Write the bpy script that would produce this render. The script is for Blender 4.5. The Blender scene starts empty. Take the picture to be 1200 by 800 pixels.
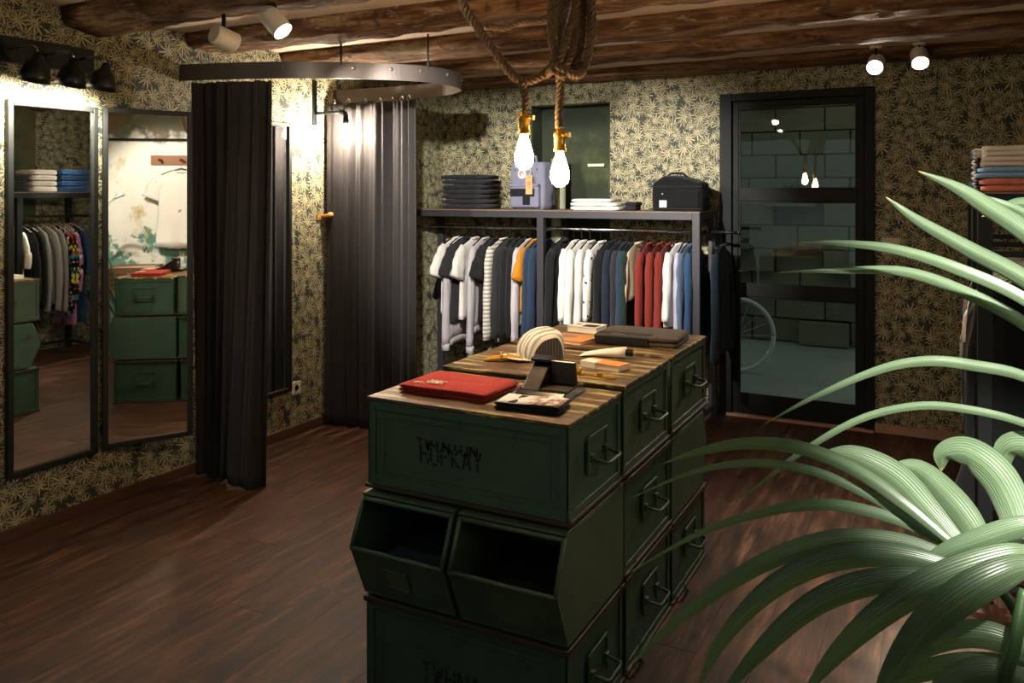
import bpy, bmesh, math, random
from mathutils import Vector, Matrix, noise as mnoise

random.seed(7)
PI = math.pi
scene = bpy.context.scene
col = scene.collection

# ------------------------------------------------------------------ camera
YAW = math.atan(505 / 966)
cam_data = bpy.data.cameras.new('camera')
cam_data.sensor_width = 36.0
cam_data.lens = 966 / 1200 * 36.0
cam_data.shift_y = -175 / 1200
cam_data.clip_start = 0.05
cam = bpy.data.objects.new('camera', cam_data)
cam.location = (0, 0, 1.6)
cam.rotation_euler = (PI / 2, 0, YAW)
col.objects.link(cam)
scene.camera = cam

# ------------------------------------------------------------------ world, exposure
world = bpy.data.worlds.new('dusk')
scene.world = world
world.use_nodes = True
bg = world.node_tree.nodes['Background']
bg.inputs['Color'].default_value = (0.55, 0.72, 0.64, 1)
bg.inputs['Strength'].default_value = 0.235
scene.view_settings.view_transform = 'Standard'
scene.view_settings.look = 'None'
scene.view_settings.gamma = 1
scene.view_settings.use_curve_mapping = False
scene.view_settings.exposure = 0.85


# ------------------------------------------------------------------ ceiling spotlights (each gets its fixture further down)
def spot(name, loc, aim, watts, angle, color=(1, 0.86, 0.66), blend=0.6, radius=0.03):
    d = bpy.data.lights.new(name, 'SPOT')
    d.energy = watts
    d.spot_size = math.radians(angle)
    d.spot_blend = blend
    d.shadow_soft_size = radius
    d.color = color
    o = bpy.data.objects.new(name, d)
    o.location = loc
    o.rotation_euler = (Vector(aim) - Vector(loc)).to_track_quat('-Z', 'Y').to_euler()
    col.objects.link(o)
    return o


# name, lamp head position, aim, watts, cone, colour
SPOTS = [
    ('beam_spot_shelf', (-2.83, 2.72, 2.27), (-2.35, 5.9, 1.45), 120, 46, (1, 0.90, 0.76)),
    ('beam_spot_table', (-2.45, 2.62, 2.27), (-1.25, 2.85, 0.95), 34, 60, (1, 0.84, 0.62)),
    ('back_spot_room', (-0.37, 5.50, 2.36), (-0.55, 2.2, 0.4), 75, 84, (1, 0.86, 0.66)),
    ('back_spot_side', (-0.12, 5.52, 2.37), (0.20, 3.10, 0.0), 200, 17, (1, 0.86, 0.66)),
    ('front_spot_clothes', (-1.70, 2.31, 2.40), (-2.62, 5.8, 1.34), 430, 55, (1, 0.95, 0.87)),
    ('front_spot_plaster', (-0.75, 1.56, 2.40), (0.75, 1.95, 1.35), 85, 66, (1, 0.90, 0.76)),
    ('front_spot_palm', (0.32, -0.10, 2.42), (0.22, 1.2, 1.54), 580, 25.5, (1, 0.95, 0.84)),
    ('floor_warm_fill', (-1.9, 0.82, 2.40), (-2.5, 2.4, 0.0), 6, 100, (1, 0.74, 0.52)),  # added fill spot out of view, warms the floor tone
]
for s_ in SPOTS:
    spot(s_[0] + '_light', s_[1], s_[2], s_[3], s_[4], s_[5])


# ------------------------------------------------------------------ helpers: colours and node materials
def lin(c):
    return tuple((v / 12.92 if v <= 0.04045 else ((v + 0.055) / 1.055) ** 2.4) for v in c)


def hx(h):
    return lin(tuple(int(h[i:i + 2], 16) / 255 for i in (0, 2, 4)))


class G:
    """tiny node expression builder"""

    def __init__(self, name):
        self.m = bpy.data.materials.new(name)
        self.m.use_nodes = True
        self.t = self.m.node_tree
        self.p = self.t.nodes['Principled BSDF']

    def n(self, typ, **kw):
        nd = self.t.nodes.new(typ)
        for k, v in kw.items():
            setattr(nd, k, v)
        return nd

    def l(self, a, b):
        self.t.links.new(a, b)

    def put(self, sock, v):
        if isinstance(v, bpy.types.NodeSocket):
            self.l(v, sock)
        else:
            sock.default_value = v

    def M(self, op, a, b=None, c=None, clamp=False):
        nd = self.n('ShaderNodeMath', operation=op)
        nd.use_clamp = clamp
        self.put(nd.inputs[0], a)
        if b is not None:
            self.put(nd.inputs[1], b)
        if c is not None:
            self.put(nd.inputs[2], c)
        return nd.outputs[0]

    def obj(self):
        return self.n('ShaderNodeTexCoord').outputs['Object']

    def sep(self, v):
        s = self.n('ShaderNodeSeparateXYZ')
        self.l(v, s.inputs[0])
        return s.outputs

    def comb(self, x, y, z=0.0):
        c = self.n('ShaderNodeCombineXYZ')
        self.put(c.inputs[0], x)
        self.put(c.inputs[1], y)
        self.put(c.inputs[2], z)
        return c.outputs[0]

    def mapping(self, v, scale=(1, 1, 1), loc=(0, 0, 0)):
        mp = self.n('ShaderNodeMapping')
        self.l(v, mp.inputs['Vector'])
        mp.inputs['Scale'].default_value = scale
        self.put(mp.inputs['Location'], loc)
        return mp.outputs[0]

    def noise(self, v, scale=5.0, detail=3.0, rough=0.55, out='Fac'):
        nd = self.n('ShaderNodeTexNoise')
        self.l(v, nd.inputs['Vector'])
        nd.inputs['Scale'].default_value = scale
        nd.inputs['Detail'].default_value = detail
        nd.inputs['Roughness'].default_value = rough
        return nd.outputs[out]

    def ramp(self, fac, stops, interp='LINEAR'):
        r = self.n('ShaderNodeValToRGB')
        self.l(fac, r.inputs[0])
        r.color_ramp.interpolation = interp
        els = r.color_ramp.elements
        while len(els) < len(stops):
            els.new(0.5)
        for e, (p, c) in zip(els, stops):
            e.position = p
            c = tuple(c) if not isinstance(c, (int, float)) else (c, c, c)
            e.color = (*c[:3], 1)
        return r.outputs[0]

    def mix(self, fac, a, b, mode='MIX'):
        nd = self.n('ShaderNodeMix', data_type='RGBA', blend_type=mode)
        self.put(nd.inputs[0], fac)
        for s, v in ((nd.inputs[6], a), (nd.inputs[7], b)):
            if isinstance(v, bpy.types.NodeSocket):
                self.l(v, s)
            else:
                s.default_value = (*tuple(v)[:3], 1)
        return nd.outputs[2]

    def bump(self, h, strength=0.3, dist=0.01):
        b = self.n('ShaderNodeBump')
        b.inputs['Strength'].default_value = strength
        b.inputs['Distance'].default_value = dist
        self.l(h, b.inputs['Height'])
        self.l(b.outputs[0], self.p.inputs['Normal'])

    def base(self, c, rough=0.6, metal=0.0, spec=None):
        s = self.p.inputs['Base Color']
        if isinstance(c, bpy.types.NodeSocket):
            self.l(c, s)
        else:
            s.default_value = (*c[:3], 1)
        self.put(self.p.inputs['Roughness'], rough)
        self.p.inputs['Metallic'].default_value = metal
        if spec is not None:
            self.p.inputs['Specular IOR Level'].default_value = spec
        return self.m


_mats = {}


def fabric(h, weave=900.0, rough=0.9, var=0.16, spec=0.15):
    key = ('fabric', h)
    if key in _mats:
        return _mats[key]
    g = G('fabric_' + h)
    v = g.obj()
    n = g.noise(v, 14, 4)
    c = g.mix(g.M('MULTIPLY', n, 0.9), tuple(x * (1 - var) for x in hx(h)), tuple(min(1, x * (1 + var)) for x in hx(h)))
    g.base(c, rough, 0, spec)
    g.bump(g.M('ADD', g.noise(v, 320, 2), g.M('MULTIPLY', g.noise(g.mapping(v, (1, 1, 0.35)), 16, 3), 4.0)), 0.45, 0.012)
    g.p.inputs['Sheen Weight'].default_value = 0.08
    _mats[key] = g.m
    return g.m


def plain(name, h, rough=0.5, metal=0.0, var=0.15, scale=9.0, bump=0.08, spec=None):
    g = G(name)
    v = g.obj()
    n = g.noise(v, scale, 5, 0.6)
    c = g.mix(n, tuple(x * (1 - var) for x in hx(h)), tuple(min(1, x * (1 + var)) for x in hx(h)))
    g.base(c, rough, metal, spec)
    if bump:
        g.bump(g.noise(v, scale * 6, 4), bump, 0.004)
    return g.m


def emit(name, color, strength):
    g = G(name)
    g.base((0.02, 0.02, 0.02), 0.4)
    g.p.inputs['Emission Color'].default_value = (*color, 1)
    g.p.inputs['Emission Strength'].default_value = strength
    return g.m


def wallpaper():
    g = G('wallpaper_leaves')
    x, y, z = g.sep(g.obj())
    u = g.M('ADD', x, y)
    dark, gold = hx('343b34'), hx('b1a884')
    paper = g.noise(g.comb(u, z, 0), 60, 3)
    colr = g.mix(paper, tuple(c * 0.85 for c in dark), tuple(c * 1.15 for c in dark))
    for k, (ox, oz, sc, nl) in enumerate(((0.3, 0.7, 9.6, 9), (5.37, 2.61, 8.7, 10), (9.13, 7.45, 9.2, 11), (3.71, 11.2, 10.4, 9), (7.9, 4.4, 8.1, 10))):
        P = g.comb(g.M('MULTIPLY_ADD', u, sc, ox * 3.1), g.M('MULTIPLY_ADD', z, sc, oz * 2.7), 0)
        vo = g.n('ShaderNodeTexVoronoi', voronoi_dimensions='2D', feature='F1')
        g.l(P, vo.inputs['Vector'])
        vo.inputs['Scale'].default_value = 1.0
        vo.inputs['Randomness'].default_value = 0.6
        d = g.n('ShaderNodeVectorMath', operation='SUBTRACT')
        g.l(P, d.inputs[0])
        g.l(vo.outputs['Position'], d.inputs[1])
        dx, dy, _ = g.sep(d.outputs[0])
        cr, cg, cb = g.sep(vo.outputs['Color'])
        r = g.M('SQRT', g.M('ADD', g.M('MULTIPLY', dx, dx), g.M('MULTIPLY', dy, dy)))
        ang = g.M('ADD', g.M('ARCTAN2', dy, dx), g.M('MULTIPLY', cr, 6.283))
        s = g.M('MULTIPLY', ang, nl / (2 * PI))
        fl = g.M('FLOOR', s)
        da = g.M('MULTIPLY', g.M('SUBTRACT', g.M('SUBTRACT', s, fl), 0.5), 2 * PI / nl)
        lx = g.M('MULTIPLY', r, g.M('COSINE', da))
        ly = g.M('ABSOLUTE', g.M('MULTIPLY', r, g.M('SINE', da)))
        wn = g.n('ShaderNodeTexWhiteNoise', noise_dimensions='2D')
        g.l(g.comb(fl, g.M('MULTIPLY', cg, 91.0)), wn.inputs['Vector'])
        L = g.M('MULTIPLY', g.M('MULTIPLY_ADD', wn.outputs['Value'], 0.26, 0.50), g.M('MULTIPLY_ADD', g.M('COSINE', ang), 0.24, 0.76))
        t = g.M('DIVIDE', lx, L)
        inside = g.M('MULTIPLY', g.M('LESS_THAN', t, 1.0), g.M('GREATER_THAN', t, 0.06))
        prof = g.M('SINE', g.M('MULTIPLY', g.M('POWER', g.M('MINIMUM', g.M('MAXIMUM', t, 0.001), 1.0), 0.8), PI))
        hw = g.M('MULTIPLY', prof, 0.05)
        leaf = g.M('MULTIPLY', g.M('MULTIPLY', g.M('SUBTRACT', hw, ly), 60, clamp=True), inside)
        outl = g.M('MULTIPLY', g.M('MULTIPLY', g.M('SUBTRACT', g.M('ADD', hw, 0.036), ly), 60, clamp=True), inside)
        tone = g.mix(wn.outputs['Value'], tuple(c * 0.72 for c in gold), tuple(c * 1.12 for c in gold))
        colr = g.mix(outl, colr, dark)
        colr = g.mix(leaf, colr, tone)
    g.base(colr, 0.62, 0, 0.35)
    g.bump(g.noise(g.obj(), 160, 2), 0.08, 0.002)
    return g.m


def plaster(name, stops, scale, rough=0.85, top=False):
    g = G(name)
    v = g.obj()
    n = g.noise(v, scale, 6, 0.62)
    c = g.ramp(n, stops)
    if top:
        zz = g.sep(v)[2]
        k = g.M('ADD', zz, g.M('MULTIPLY', g.noise(v, 3.1, 6, 0.7), 0.9))
        c = g.mix(g.ramp(g.M('SUBTRACT', k, 2.17), [(0.40, 0.0), (0.50, 0.9)]), c, g.ramp(g.noise(v, 5, 4), [(0.4, hx('6b5a3e')), (0.55, hx('46553c')), (0.65, hx('8a7454'))]))
        k2 = g.M('SUBTRACT', g.M('MULTIPLY', g.noise(g.mapping(v, (1, 1, 1), (5, 5, 5)), 3.4, 5, 0.7), 1.3), g.M('MULTIPLY', zz, 0.55))
        c = g.mix(g.ramp(k2, [(0.13, 0.0), (0.19, 0.9)]), c, hx('3f7d6c'))
    g.base(c, rough)
    g.bump(g.M('ADD', g.noise(v, 30, 5), g.M('MULTIPLY', n, 2.0)), 0.35, 0.01)
    return g.m


def planks_mat():
    g = G('floor_planks')
    v = g.obj()
    rnd = g.n('ShaderNodeObjectInfo').outputs['Random']
    off = g.comb(g.M('MULTIPLY', rnd, 37.0), g.M('MULTIPLY', rnd, 91.0), 0)
    mp = g.mapping(v, (9.0, 1.1, 9.0), off)
    n = g.noise(mp, 2.2, 7, 0.68)
    fine = g.noise(g.mapping(v, (60, 3, 60), off), 2.5, 4, 0.6)
    c = g.ramp(n, [(0.36, hx('170e09')), (0.46, hx('3a261b')), (0.54, hx('5a3c2a')), (0.66, hx('8a6244'))])
    c = g.mix(g.M('MULTIPLY', fine, 0.55), c, hx('3a251b'), 'MULTIPLY')
    blot = g.noise(v, 2.3, 3, 0.6)
    c = g.mix(g.ramp(blot, [(0.44, 0.0), (0.66, 0.55)]), c, hx('38261d'))
    c = g.mix(g.M('MULTIPLY', rnd, 0.35), c, hx('5c3a2a'))
    g.base(c, g.M('MULTIPLY_ADD', n, 0.25, 0.42), 0, 0.25)
    g.bump(g.M('ADD', fine, n), 0.25, 0.003)
    return g.m


def beam_mat():
    g = G('rough_beam_wood')
    v = g.obj()
    n = g.noise(g.mapping(v, (1.2, 9, 9)), 2.4, 8, 0.7)
    k = g.noise(v, 5.5, 5, 0.7)
    c = g.ramp(n, [(0.3, hx('38261a')), (0.45, hx('65452d')), (0.58, hx('927050')), (0.75, hx('b8987a'))])
    c = g.mix(g.ramp(k, [(0.58, 0.0), (0.68, 0.8)]), c, hx('2a1a12'))
    paint = g.noise(g.mapping(v, (1, 2.2, 2.2), (3, 1, 7)), 1.6, 3, 0.5)
    c = g.mix(g.ramp(paint, [(0.63, 0.0), (0.66, 0.75)]), c, hx('8d8160'))
    smear = g.noise(g.mapping(v, (2.2, 6, 6), (1, 4, 2)), 3.0, 7, 0.72)
    c = g.mix(g.ramp(smear, [(0.58, 0.0), (0.64, 0.7)]), c, hx('b9a48c'))
    g.base(c, 0.85, 0, 0.2)
    g.bump(g.M('ADD', g.M('ADD', g.M('MULTIPLY', n, 1.5), k), smear), 1.0, 0.03)
    return g.m


def paint_metal(name, a, b, rust, amount=0.6, rough=0.5):
    g = G(name)
    v = g.obj()
    n = g.noise(v, 3.5, 6, 0.65)
    c = g.ramp(n, [(0.3, hx(a)), (0.7, hx(b))])
    r = g.noise(g.mapping(v, (1, 1, 1), (4.2, 8.1, 1.7)), 7.0, 8, 0.72)
    c = g.mix(g.ramp(r, [(amount, 0.0), (amount + 0.09, 0.85)]), c, hx(rust))
    sc = g.noise(g.mapping(v, (3, 3, 40)), 3, 3, 0.6)
    c = g.mix(g.ramp(sc, [(0.66, 0.0), (0.74, 0.35)]), c, hx('6d7550'))
    g.base(c, g.M('MULTIPLY_ADD', r, 0.3, rough - 0.12), 0.15, 0.5)
    g.bump(g.M('ADD', g.noise(v, 40, 5), r), 0.22, 0.004)
    return g.m


def worn_top():
    g = G('worn_table_top')
    v = g.obj()
    n = g.noise(g.mapping(v, (1.6, 12, 4)), 2.3, 6, 0.7)
    base = g.ramp(g.noise(v, 8, 6, 0.65), [(0.3, hx('3a2419')), (0.55, hx('624633')), (0.8, hx('7d5f48'))])
    c = g.mix(g.ramp(n, [(0.515, 0.0), (0.57, 0.9)]), base, hx('b3a468'))
    ol = g.noise(g.mapping(v, (1, 1, 1), (2, 9, 4)), 9, 6, 0.7)
    c = g.mix(g.ramp(ol, [(0.57, 0.0), (0.64, 0.65)]), c, hx('555a2c'))
    g.base(c, g.M('MULTIPLY_ADD', n, 0.3, 0.34), 0.1, 0.5)
    g.bump(g.M('ADD', g.noise(v, 50, 4), n), 0.25, 0.003)
    return g.m


def striped(name, a, b, axis, freq, duty=0.5, rough=0.9):
    g = G(name)
    c = g.sep(g.obj())[axis]
    s = g.M('SINE', g.M('MULTIPLY', c, freq))
    k = g.M('MULTIPLY_ADD', g.M('SUBTRACT', s, 1 - 2 * duty), 4, 0.5, clamp=True)
    g.base(g.mix(k, hx(a), hx(b)), rough, 0, 0.15)
    g.bump(g.noise(g.obj(), 200, 3), 0.2, 0.003)
    return g.m


def blobs(name, base, cols, scale, thr, detail=1.0):
    """printed cloth: patches of several colours on a ground"""
    g = G(name)
    v = g.obj()
    c = None
    cc = hx(base)
    for i, h in enumerate(cols):
        n = g.noise(g.mapping(v, (1, 1, 1), (i * 5.3 + 1, i * 3.1, i * 7.7)), scale * (1 + 0.2 * i), detail)
        c = g.mix(g.ramp(n, [(thr, 0.0), (thr + 0.015, 1.0)]), cc if c is None else c, hx(h))
    g.base(c, 0.9, 0, 0.15)
    return g.m


MAT = {}
MAT['wallpaper'] = wallpaper()
MAT['floor'] = planks_mat()
MAT['beam'] = beam_mat()
MAT['ceiling'] = plaster('ceiling_plaster', [(0.3, hx('b09a86')), (0.6, hx('c9b39c')), (0.8, hx('d8c6b2'))], 2.0)
MAT['plaster_white'] = plaster('old_white_plaster', [(0.30, hx('6f5a3c')), (0.385, hx('c0a97c')), (0.44, hx('e2ded4')), (0.66, hx('eeebe4'))], 1.15, top=True)
MAT['plaster_dark'] = plaster('peeled_green_plaster', [(0.3, hx('3a4130')), (0.45, hx('5c5a3a')), (0.55, hx('2f4a3c')), (0.7, hx('6f6244'))], 1.9)
MAT['niche'] = plaster('niche_green_plaster', [(0.3, hx('1c261c')), (0.5, hx('2c3524')), (0.62, hx('434a2e')), (0.75, hx('5a5c3c'))], 2.6)
MAT['black_metal'] = plain('black_metal', '1b1f20', 0.45, 0.5, 0.2, 12, 0.05)
MAT['rack_steel'] = plain('slate_steel', '3b3a3f', 0.5, 0.4, 0.2, 6, 0.06)
MAT['frame_black'] = plain('black_door_paint', '0c1212', 0.6, 0.0, 0.2, 8, 0.05, 0.25)
MAT['board_black'] = plain('black_board', '0d1211', 0.6, 0, 0.2, 6, 0.06)
MAT['skirting'] = plain('skirting_wood', '4f3423', 0.6, 0, 0.3, 14, 0.12)
MAT['shelf_wood'] = plain('shelf_wood', '7c6452', 0.55, 0, 0.25, 16, 0.1)
MAT['threshold'] = plain('threshold_wood', 'a98470', 0.6, 0, 0.3, 20, 0.15)
MAT['ring'] = plain('grey_steel_band', '5d5551', 0.38, 0.75, 0.25, 5, 0.06)
MAT['chrome'] = plain('chrome', 'b8b8b4', 0.2, 1.0, 0.05, 5, 0.0)
MAT['brass'] = plain('brass', 'd6a544', 0.28, 0.9, 0.1, 9, 0.03)
MAT['white_enamel'] = plain('white_enamel', 'd8d2c6', 0.4, 0, 0.04, 5, 0.0)
MAT['black_enamel'] = plain('black_enamel', '0f1413', 0.35, 0.1, 0.1, 5, 0.0)
MAT['green'] = paint_metal('crate_green_paint', '2f4a3a', '42594a', '3b2a1c', 0.60)
MAT['green_b'] = paint_metal('crate_dark_green_paint', '26402f', '344f3d', '38281b', 0.57)
MAT['green_c'] = paint_metal('crate_olive_green_paint', '35493a', '4a5a42', '3d2d1e', 0.585)
MAT['rust'] = paint_metal('crate_rusty_edge', '2c211a', '40301f', '26281e', 0.55, 0.55)
MAT['top'] = worn_top()
MAT['stencil'] = plain('stencil_black', '0e1612', 0.8, 0, 0.3, 30, 0.0)
MAT['curtain'] = fabric('2e2b2b', rough=0.85, var=0.2)
MAT['rope_a'] = plain('rope_jute', '665036', 0.9, 0, 0.4, 60, 0.3)
MAT['paper'] = plain('white_paper', 'e9e5da', 0.7, 0, 0.05, 9, 0.0)
MAT['cord_white'] = plain('white_plastic', 'cfc9bb', 0.5, 0, 0.06, 9, 0.0)
MAT['black_plastic'] = plain('black_plastic', '0f1112', 0.25, 0, 0.1, 9, 0.0)
MAT['leather'] = plain('dark_leather', '2b2018', 0.45, 0, 0.3, 18, 0.15)
MAT['bulb'] = emit('glowing_bulb', (1, 0.66, 0.34), 120.0)
MAT['sconce_bulb'] = emit('glowing_sconce_bulb', (1, 0.84, 0.66), 900.0)
MAT['led'] = emit('glowing_spot_lens', (1, 0.88, 0.70), 60.0)

g_ = G('mirror_glass')
MAT['mirror'] = g_.base((0.86, 0.90, 0.88), 0.015, 1.0)
g_ = G('door_glass')
MAT['glass'] = g_.base((0.86, 0.93, 0.92), 0.0)
g_.p.inputs['Transmission Weight'].default_value = 1.0
g_.p.inputs['IOR'].default_value = 1.45


# ------------------------------------------------------------------ helpers: meshes and objects
class MB:
    def __init__(self):
        self.v, self.f = [], []

    def add(self, vs, fs, M=None):
        o = len(self.v)
        for p in vs:
            p = Vector(p)
            self.v.append(M @ p if M else p)
        self.f += [tuple(i + o for i in q) for q in fs]
        return self

    def box(self, x0, x1, y0, y1, z0, z1, M=None):
        vs = [(x, y, z) for z in (z0, z1) for y in (y0, y1) for x in (x0, x1)]
        fs = [(0, 2, 3, 1), (4, 5, 7, 6), (0, 1, 5, 4), (2, 6, 7, 3), (0, 4, 6, 2), (1, 3, 7, 5)]
        return self.add(vs, fs, M)

    def loft(self, rings, cap=True, closed=True):
        o = len(self.v)
        n = len(rings[0])
        for r in rings:
            self.v += [Vector(p) for p in r]
        m = n if closed else n - 1
        for i in range(len(rings) - 1):
            for j in range(m):
                a, b = o + i * n + j, o + i * n + (j + 1) % n
                self.f.append((a, b, b + n, a + n))
        if cap and closed:
            self.f.append(tuple(o + j for j in reversed(range(n))))
            self.f.append(tuple(o + (len(rings) - 1) * n + j for j in range(n)))
        return self

    def tube(self, pts, r, n=8, cap=True):
        pts = [Vector(p) for p in pts]
        rs = r if isinstance(r, (list, tuple)) else [r] * len(pts)
        rings = []
        prev = None
        for i, p in enumerate(pts):
            t = (pts[min(i + 1, len(pts) - 1)] - pts[max(i - 1, 0)]).normalized()
            if prev is None:
                a = Vector((0, 0, 1)) if abs(t.z) < 0.9 else Vector((1, 0, 0))
                prev = (a - t * a.dot(t)).normalized()
            prev = (prev - t * prev.dot(t)).normalized()
            b = t.cross(prev)
            rings.append([p + (prev * math.cos(2 * PI * k / n) + b * math.sin(2 * PI * k / n)) * rs[i] for k in range(n)])
        return self.loft(rings, cap)

    def lathe(self, prof, n=16, M=None):
        """prof: list of (radius, z)"""
        rings = []
        for r, z in prof:
            ring = [Vector((max(r, 1e-4) * math.cos(2 * PI * k / n), max(r, 1e-4) * math.sin(2 * PI * k / n), z)) for k in range(n)]
            rings.append([M @ p for p in ring] if M else ring)
        return self.loft(rings)

    def prism(self, poly, a, b, M=None):
        """poly in (y,z), extruded along x from a to b"""
        n = len(poly)
        vs = [(a, y, z) for y, z in poly] + [(b, y, z) for y, z in poly]
        fs = [tuple(reversed(range(n))), tuple(range(n, 2 * n))] + [(i, (i + 1) % n, n + (i + 1) % n, n + i) for i in range(n)]
        return self.add(vs, fs, M)

    def build(self, name, mat, parent=None, smooth=False, bevel=0.0, rel=False, segs=2):
        me = bpy.data.meshes.new(name)
        off = parent_world(parent) if (rel and parent) else Vector((0, 0, 0))
        me.from_pydata([tuple(p - off) for p in self.v], [], self.f)
        bm = bmesh.new()
        bm.from_mesh(me)
        bmesh.ops.recalc_face_normals(bm, faces=bm.faces)
        bm.to_mesh(me)
        bm.free()
        if smooth:
            for p in me.polygons:
                p.use_smooth = True
        me.materials.append(mat)
        o = bpy.data.objects.new(name, me)
        col.objects.link(o)
        if parent:
            o.parent = parent
        if bevel:
            b = o.modifiers.new('bevel', 'BEVEL')
            b.width = bevel
            b.segments = segs
            b.limit_method = 'ANGLE'
        return o


def parent_world(o):
    v = Vector((0, 0, 0))
    while o:
        v = v + o.location
        o = o.parent
    return v


def tag(o, label, cat, group=None):
    o['label'] = label
    o['category'] = cat
    if group:
        o['group'] = group
    return o


def thing(name, label, cat, loc=(0, 0, 0), rz=0.0, group=None):
    o = bpy.data.objects.new(name, None)
    o.empty_display_size = 0.1
    o.location = loc
    o.rotation_euler = (0, 0, rz)
    col.objects.link(o)
    return tag(o, label, cat, group)


def structure(o):
    o['kind'] = 'structure'
    return o


def copy_tree(o, parent=None):
    c = o.copy()
    col.objects.link(c)
    if parent:
        c.parent = parent
    for ch in [x for x in o.children]:
        copy_tree(ch, c)
    return c


def subsurf(o, lv=1):
    m = o.modifiers.new('smooth', 'SUBSURF')
    m.levels = lv
    m.render_levels = lv
    return o


def spline(pts, n):
    """Catmull-Rom through pts, n samples per span"""
    P = [Vector(p) for p in pts]
    P = [P[0] * 2 - P[1]] + P + [P[-1] * 2 - P[-2]]
    out = []
    for i in range(1, len(P) - 2):
        for k in range(n):
            t = k / n
            a, b, c, d = P[i - 1], P[i], P[i + 1], P[i + 2]
            out.append(0.5 * ((2 * b) + (c - a) * t + (2 * a - 5 * b + 4 * c - d) * t * t + (3 * b - a - 3 * c + d) * t ** 3))
    out.append(P[-2])
    return out


def sight(px, py, d):
    """point of the room seen at photo pixel (px,py), d metres deep"""
    fx, fy = -math.sin(YAW), math.cos(YAW)
    a, b = (px - 600) / 966, (225 - py) / 966
    return Vector(((fx + fy * a) * d, (fy - fx * a) * d, 1.6 + b * d))

# ================================================================== THE ROOM
LX, RX, BY, CZ = -3.80, 0.75, 6.0, 2.50

fl = structure(MB().box(LX, RX, -2.3, 6.05, -0.08, -0.006).build('floor', MAT['skirting']))
pm = {}
row, x = 0, LX
while x < RX - 0.01:
    w = min(0.19, RX - x)
    y = -2.3 - random.uniform(0, 1.2)
    while y < 6.05:
        ln = random.choice((1.2, 1.5, 1.8))
        y0, y1 = max(y, -2.3), min(y + ln, 6.05)
        if y1 - y0 > 0.05:
            key = (round(w, 3), round(y1 - y0, 3))
            if key not in pm:
                o = MB().box(0.0006, w - 0.0006, 0.0008, y1 - y0 - 0.0008, -0.006, 0).build('plank', MAT['floor'], fl)
                pm[key] = o.data
            else:
                o = bpy.data.objects.new('plank', pm[key])
                col.objects.link(o)
                o.parent = fl
            o.location = (x, y0, random.uniform(-0.0006, 0.0))
        y += ln
    x += w

structure(MB().box(LX - 0.1, LX, -2.3, 6.2, 0, CZ + 0.1).build('wall_left', MAT['wallpaper']))
# back wall with the doorway and the niche cut out
DX0, DX1, DZ = -1.43, -0.405, 2.305
NX0, NX1, NZ0, NZ1 = -2.965, -2.28, 0.55, 2.30
bw = MB()
bw.box(LX - 0.1, NX0, BY, BY + 0.2, 0, CZ + 0.1)
bw.box(NX0, NX1, BY, BY + 0.2, 0, NZ0)
bw.box(NX0, NX1, BY, BY + 0.2, NZ1, CZ + 0.1)
bw.box(NX1, DX0, BY, BY + 0.2, 0, CZ + 0.1)
bw.box(DX0, DX1, BY, BY + 0.2, DZ, CZ + 0.1)
bw.box(DX1, RX + 0.1, BY, BY + 0.2, 0, CZ + 0.1)
wb = structure(bw.build('wall_back', MAT['wallpaper']))
MB().box(NX0 - 0.02, NX1 + 0.02, BY + 0.19, BY + 0.24, NZ0 - 0.02, NZ1 + 0.02).build('niche_back', MAT['niche'], wb)
MB().box(NX0, NX0 + 0.012, BY + 0.005, BY + 0.19, NZ0, NZ1).box(NX1 - 0.012, NX1, BY + 0.005, BY + 0.19, NZ0, NZ1).box(
    NX0, NX1, BY + 0.005, BY + 0.19, NZ1 - 0.012, NZ1).box(NX0, NX1, BY + 0.005, BY + 0.19, NZ0, NZ0 + 0.012).build('niche_lining', MAT['niche'], wb)
structure(MB().box(RX, RX + 0.1, -2.3, 3.3, 0, CZ + 0.1).build('wall_right', MAT['plaster_white']))
structure(MB().box(RX, RX + 0.1, 3.3, 4.9, 0, CZ + 0.1).build('wall_right_back', MAT['plaster_dark']))
structure(MB().box(RX, RX + 0.1, 4.9, 6.2, 0, CZ + 0.1).build('wall_right_corner', MAT['wallpaper']))
ce = structure(MB().box(LX - 0.1, RX + 0.1, -2.3, 6.2, CZ, CZ + 0.08).build('ceiling', MAT['ceiling']))

# beams: rough half logs let into the plaster
for i, (yc, w, dep) in enumerate(((5.80, 0.40, 0.055), (4.90, 0.27, 0.075), (4.16, 0.30, 0.085), (3.43, 0.30, 0.09), (2.68, 0.30, 0.105),
                                  (1.93, 0.30, 0.10), (1.2, 0.30, 0.10), (0.45, 0.30, 0.10), (-0.3, 0.30, 0.10), (-1.1, 0.3, 0.1))):
    m = MB()
    rings = []
    nseg = 130
    for s in range(nseg + 1):
        xx = LX + (RX - LX) * s / nseg
        ring = []
        for k in range(13):
            a = PI * k / 12
            sx, sz = math.cos(a), math.sin(a)
            px_ = math.copysign(abs(sx) ** 0.6, sx)
            pz_ = abs(sz) ** 0.6
            nz = mnoise.noise(Vector((xx * 1.6, i * 3.7 + px_ * 1.5, pz_))) * 0.42 + mnoise.noise(Vector((xx * 6, i * 9.1 + px_ * 4, pz_ * 3))) * 0.22 + mnoise.noise(Vector((xx * 15, i * 5.1 + px_ * 7, pz_ * 5))) * 0.10
            wob = mnoise.noise(Vector((xx * 0.5, i * 11.3, 0))) * 0.04
            ring.append((xx, yc + wob + px_ * w / 2 * (1 + nz * 0.35), CZ + 0.02 - pz_ * (dep + 0.02) * (1 + nz * 0.6)))
        rings.append(ring)
    m.loft(rings).build('ceiling_beam', MAT['beam'], ce, smooth=True)

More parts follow.
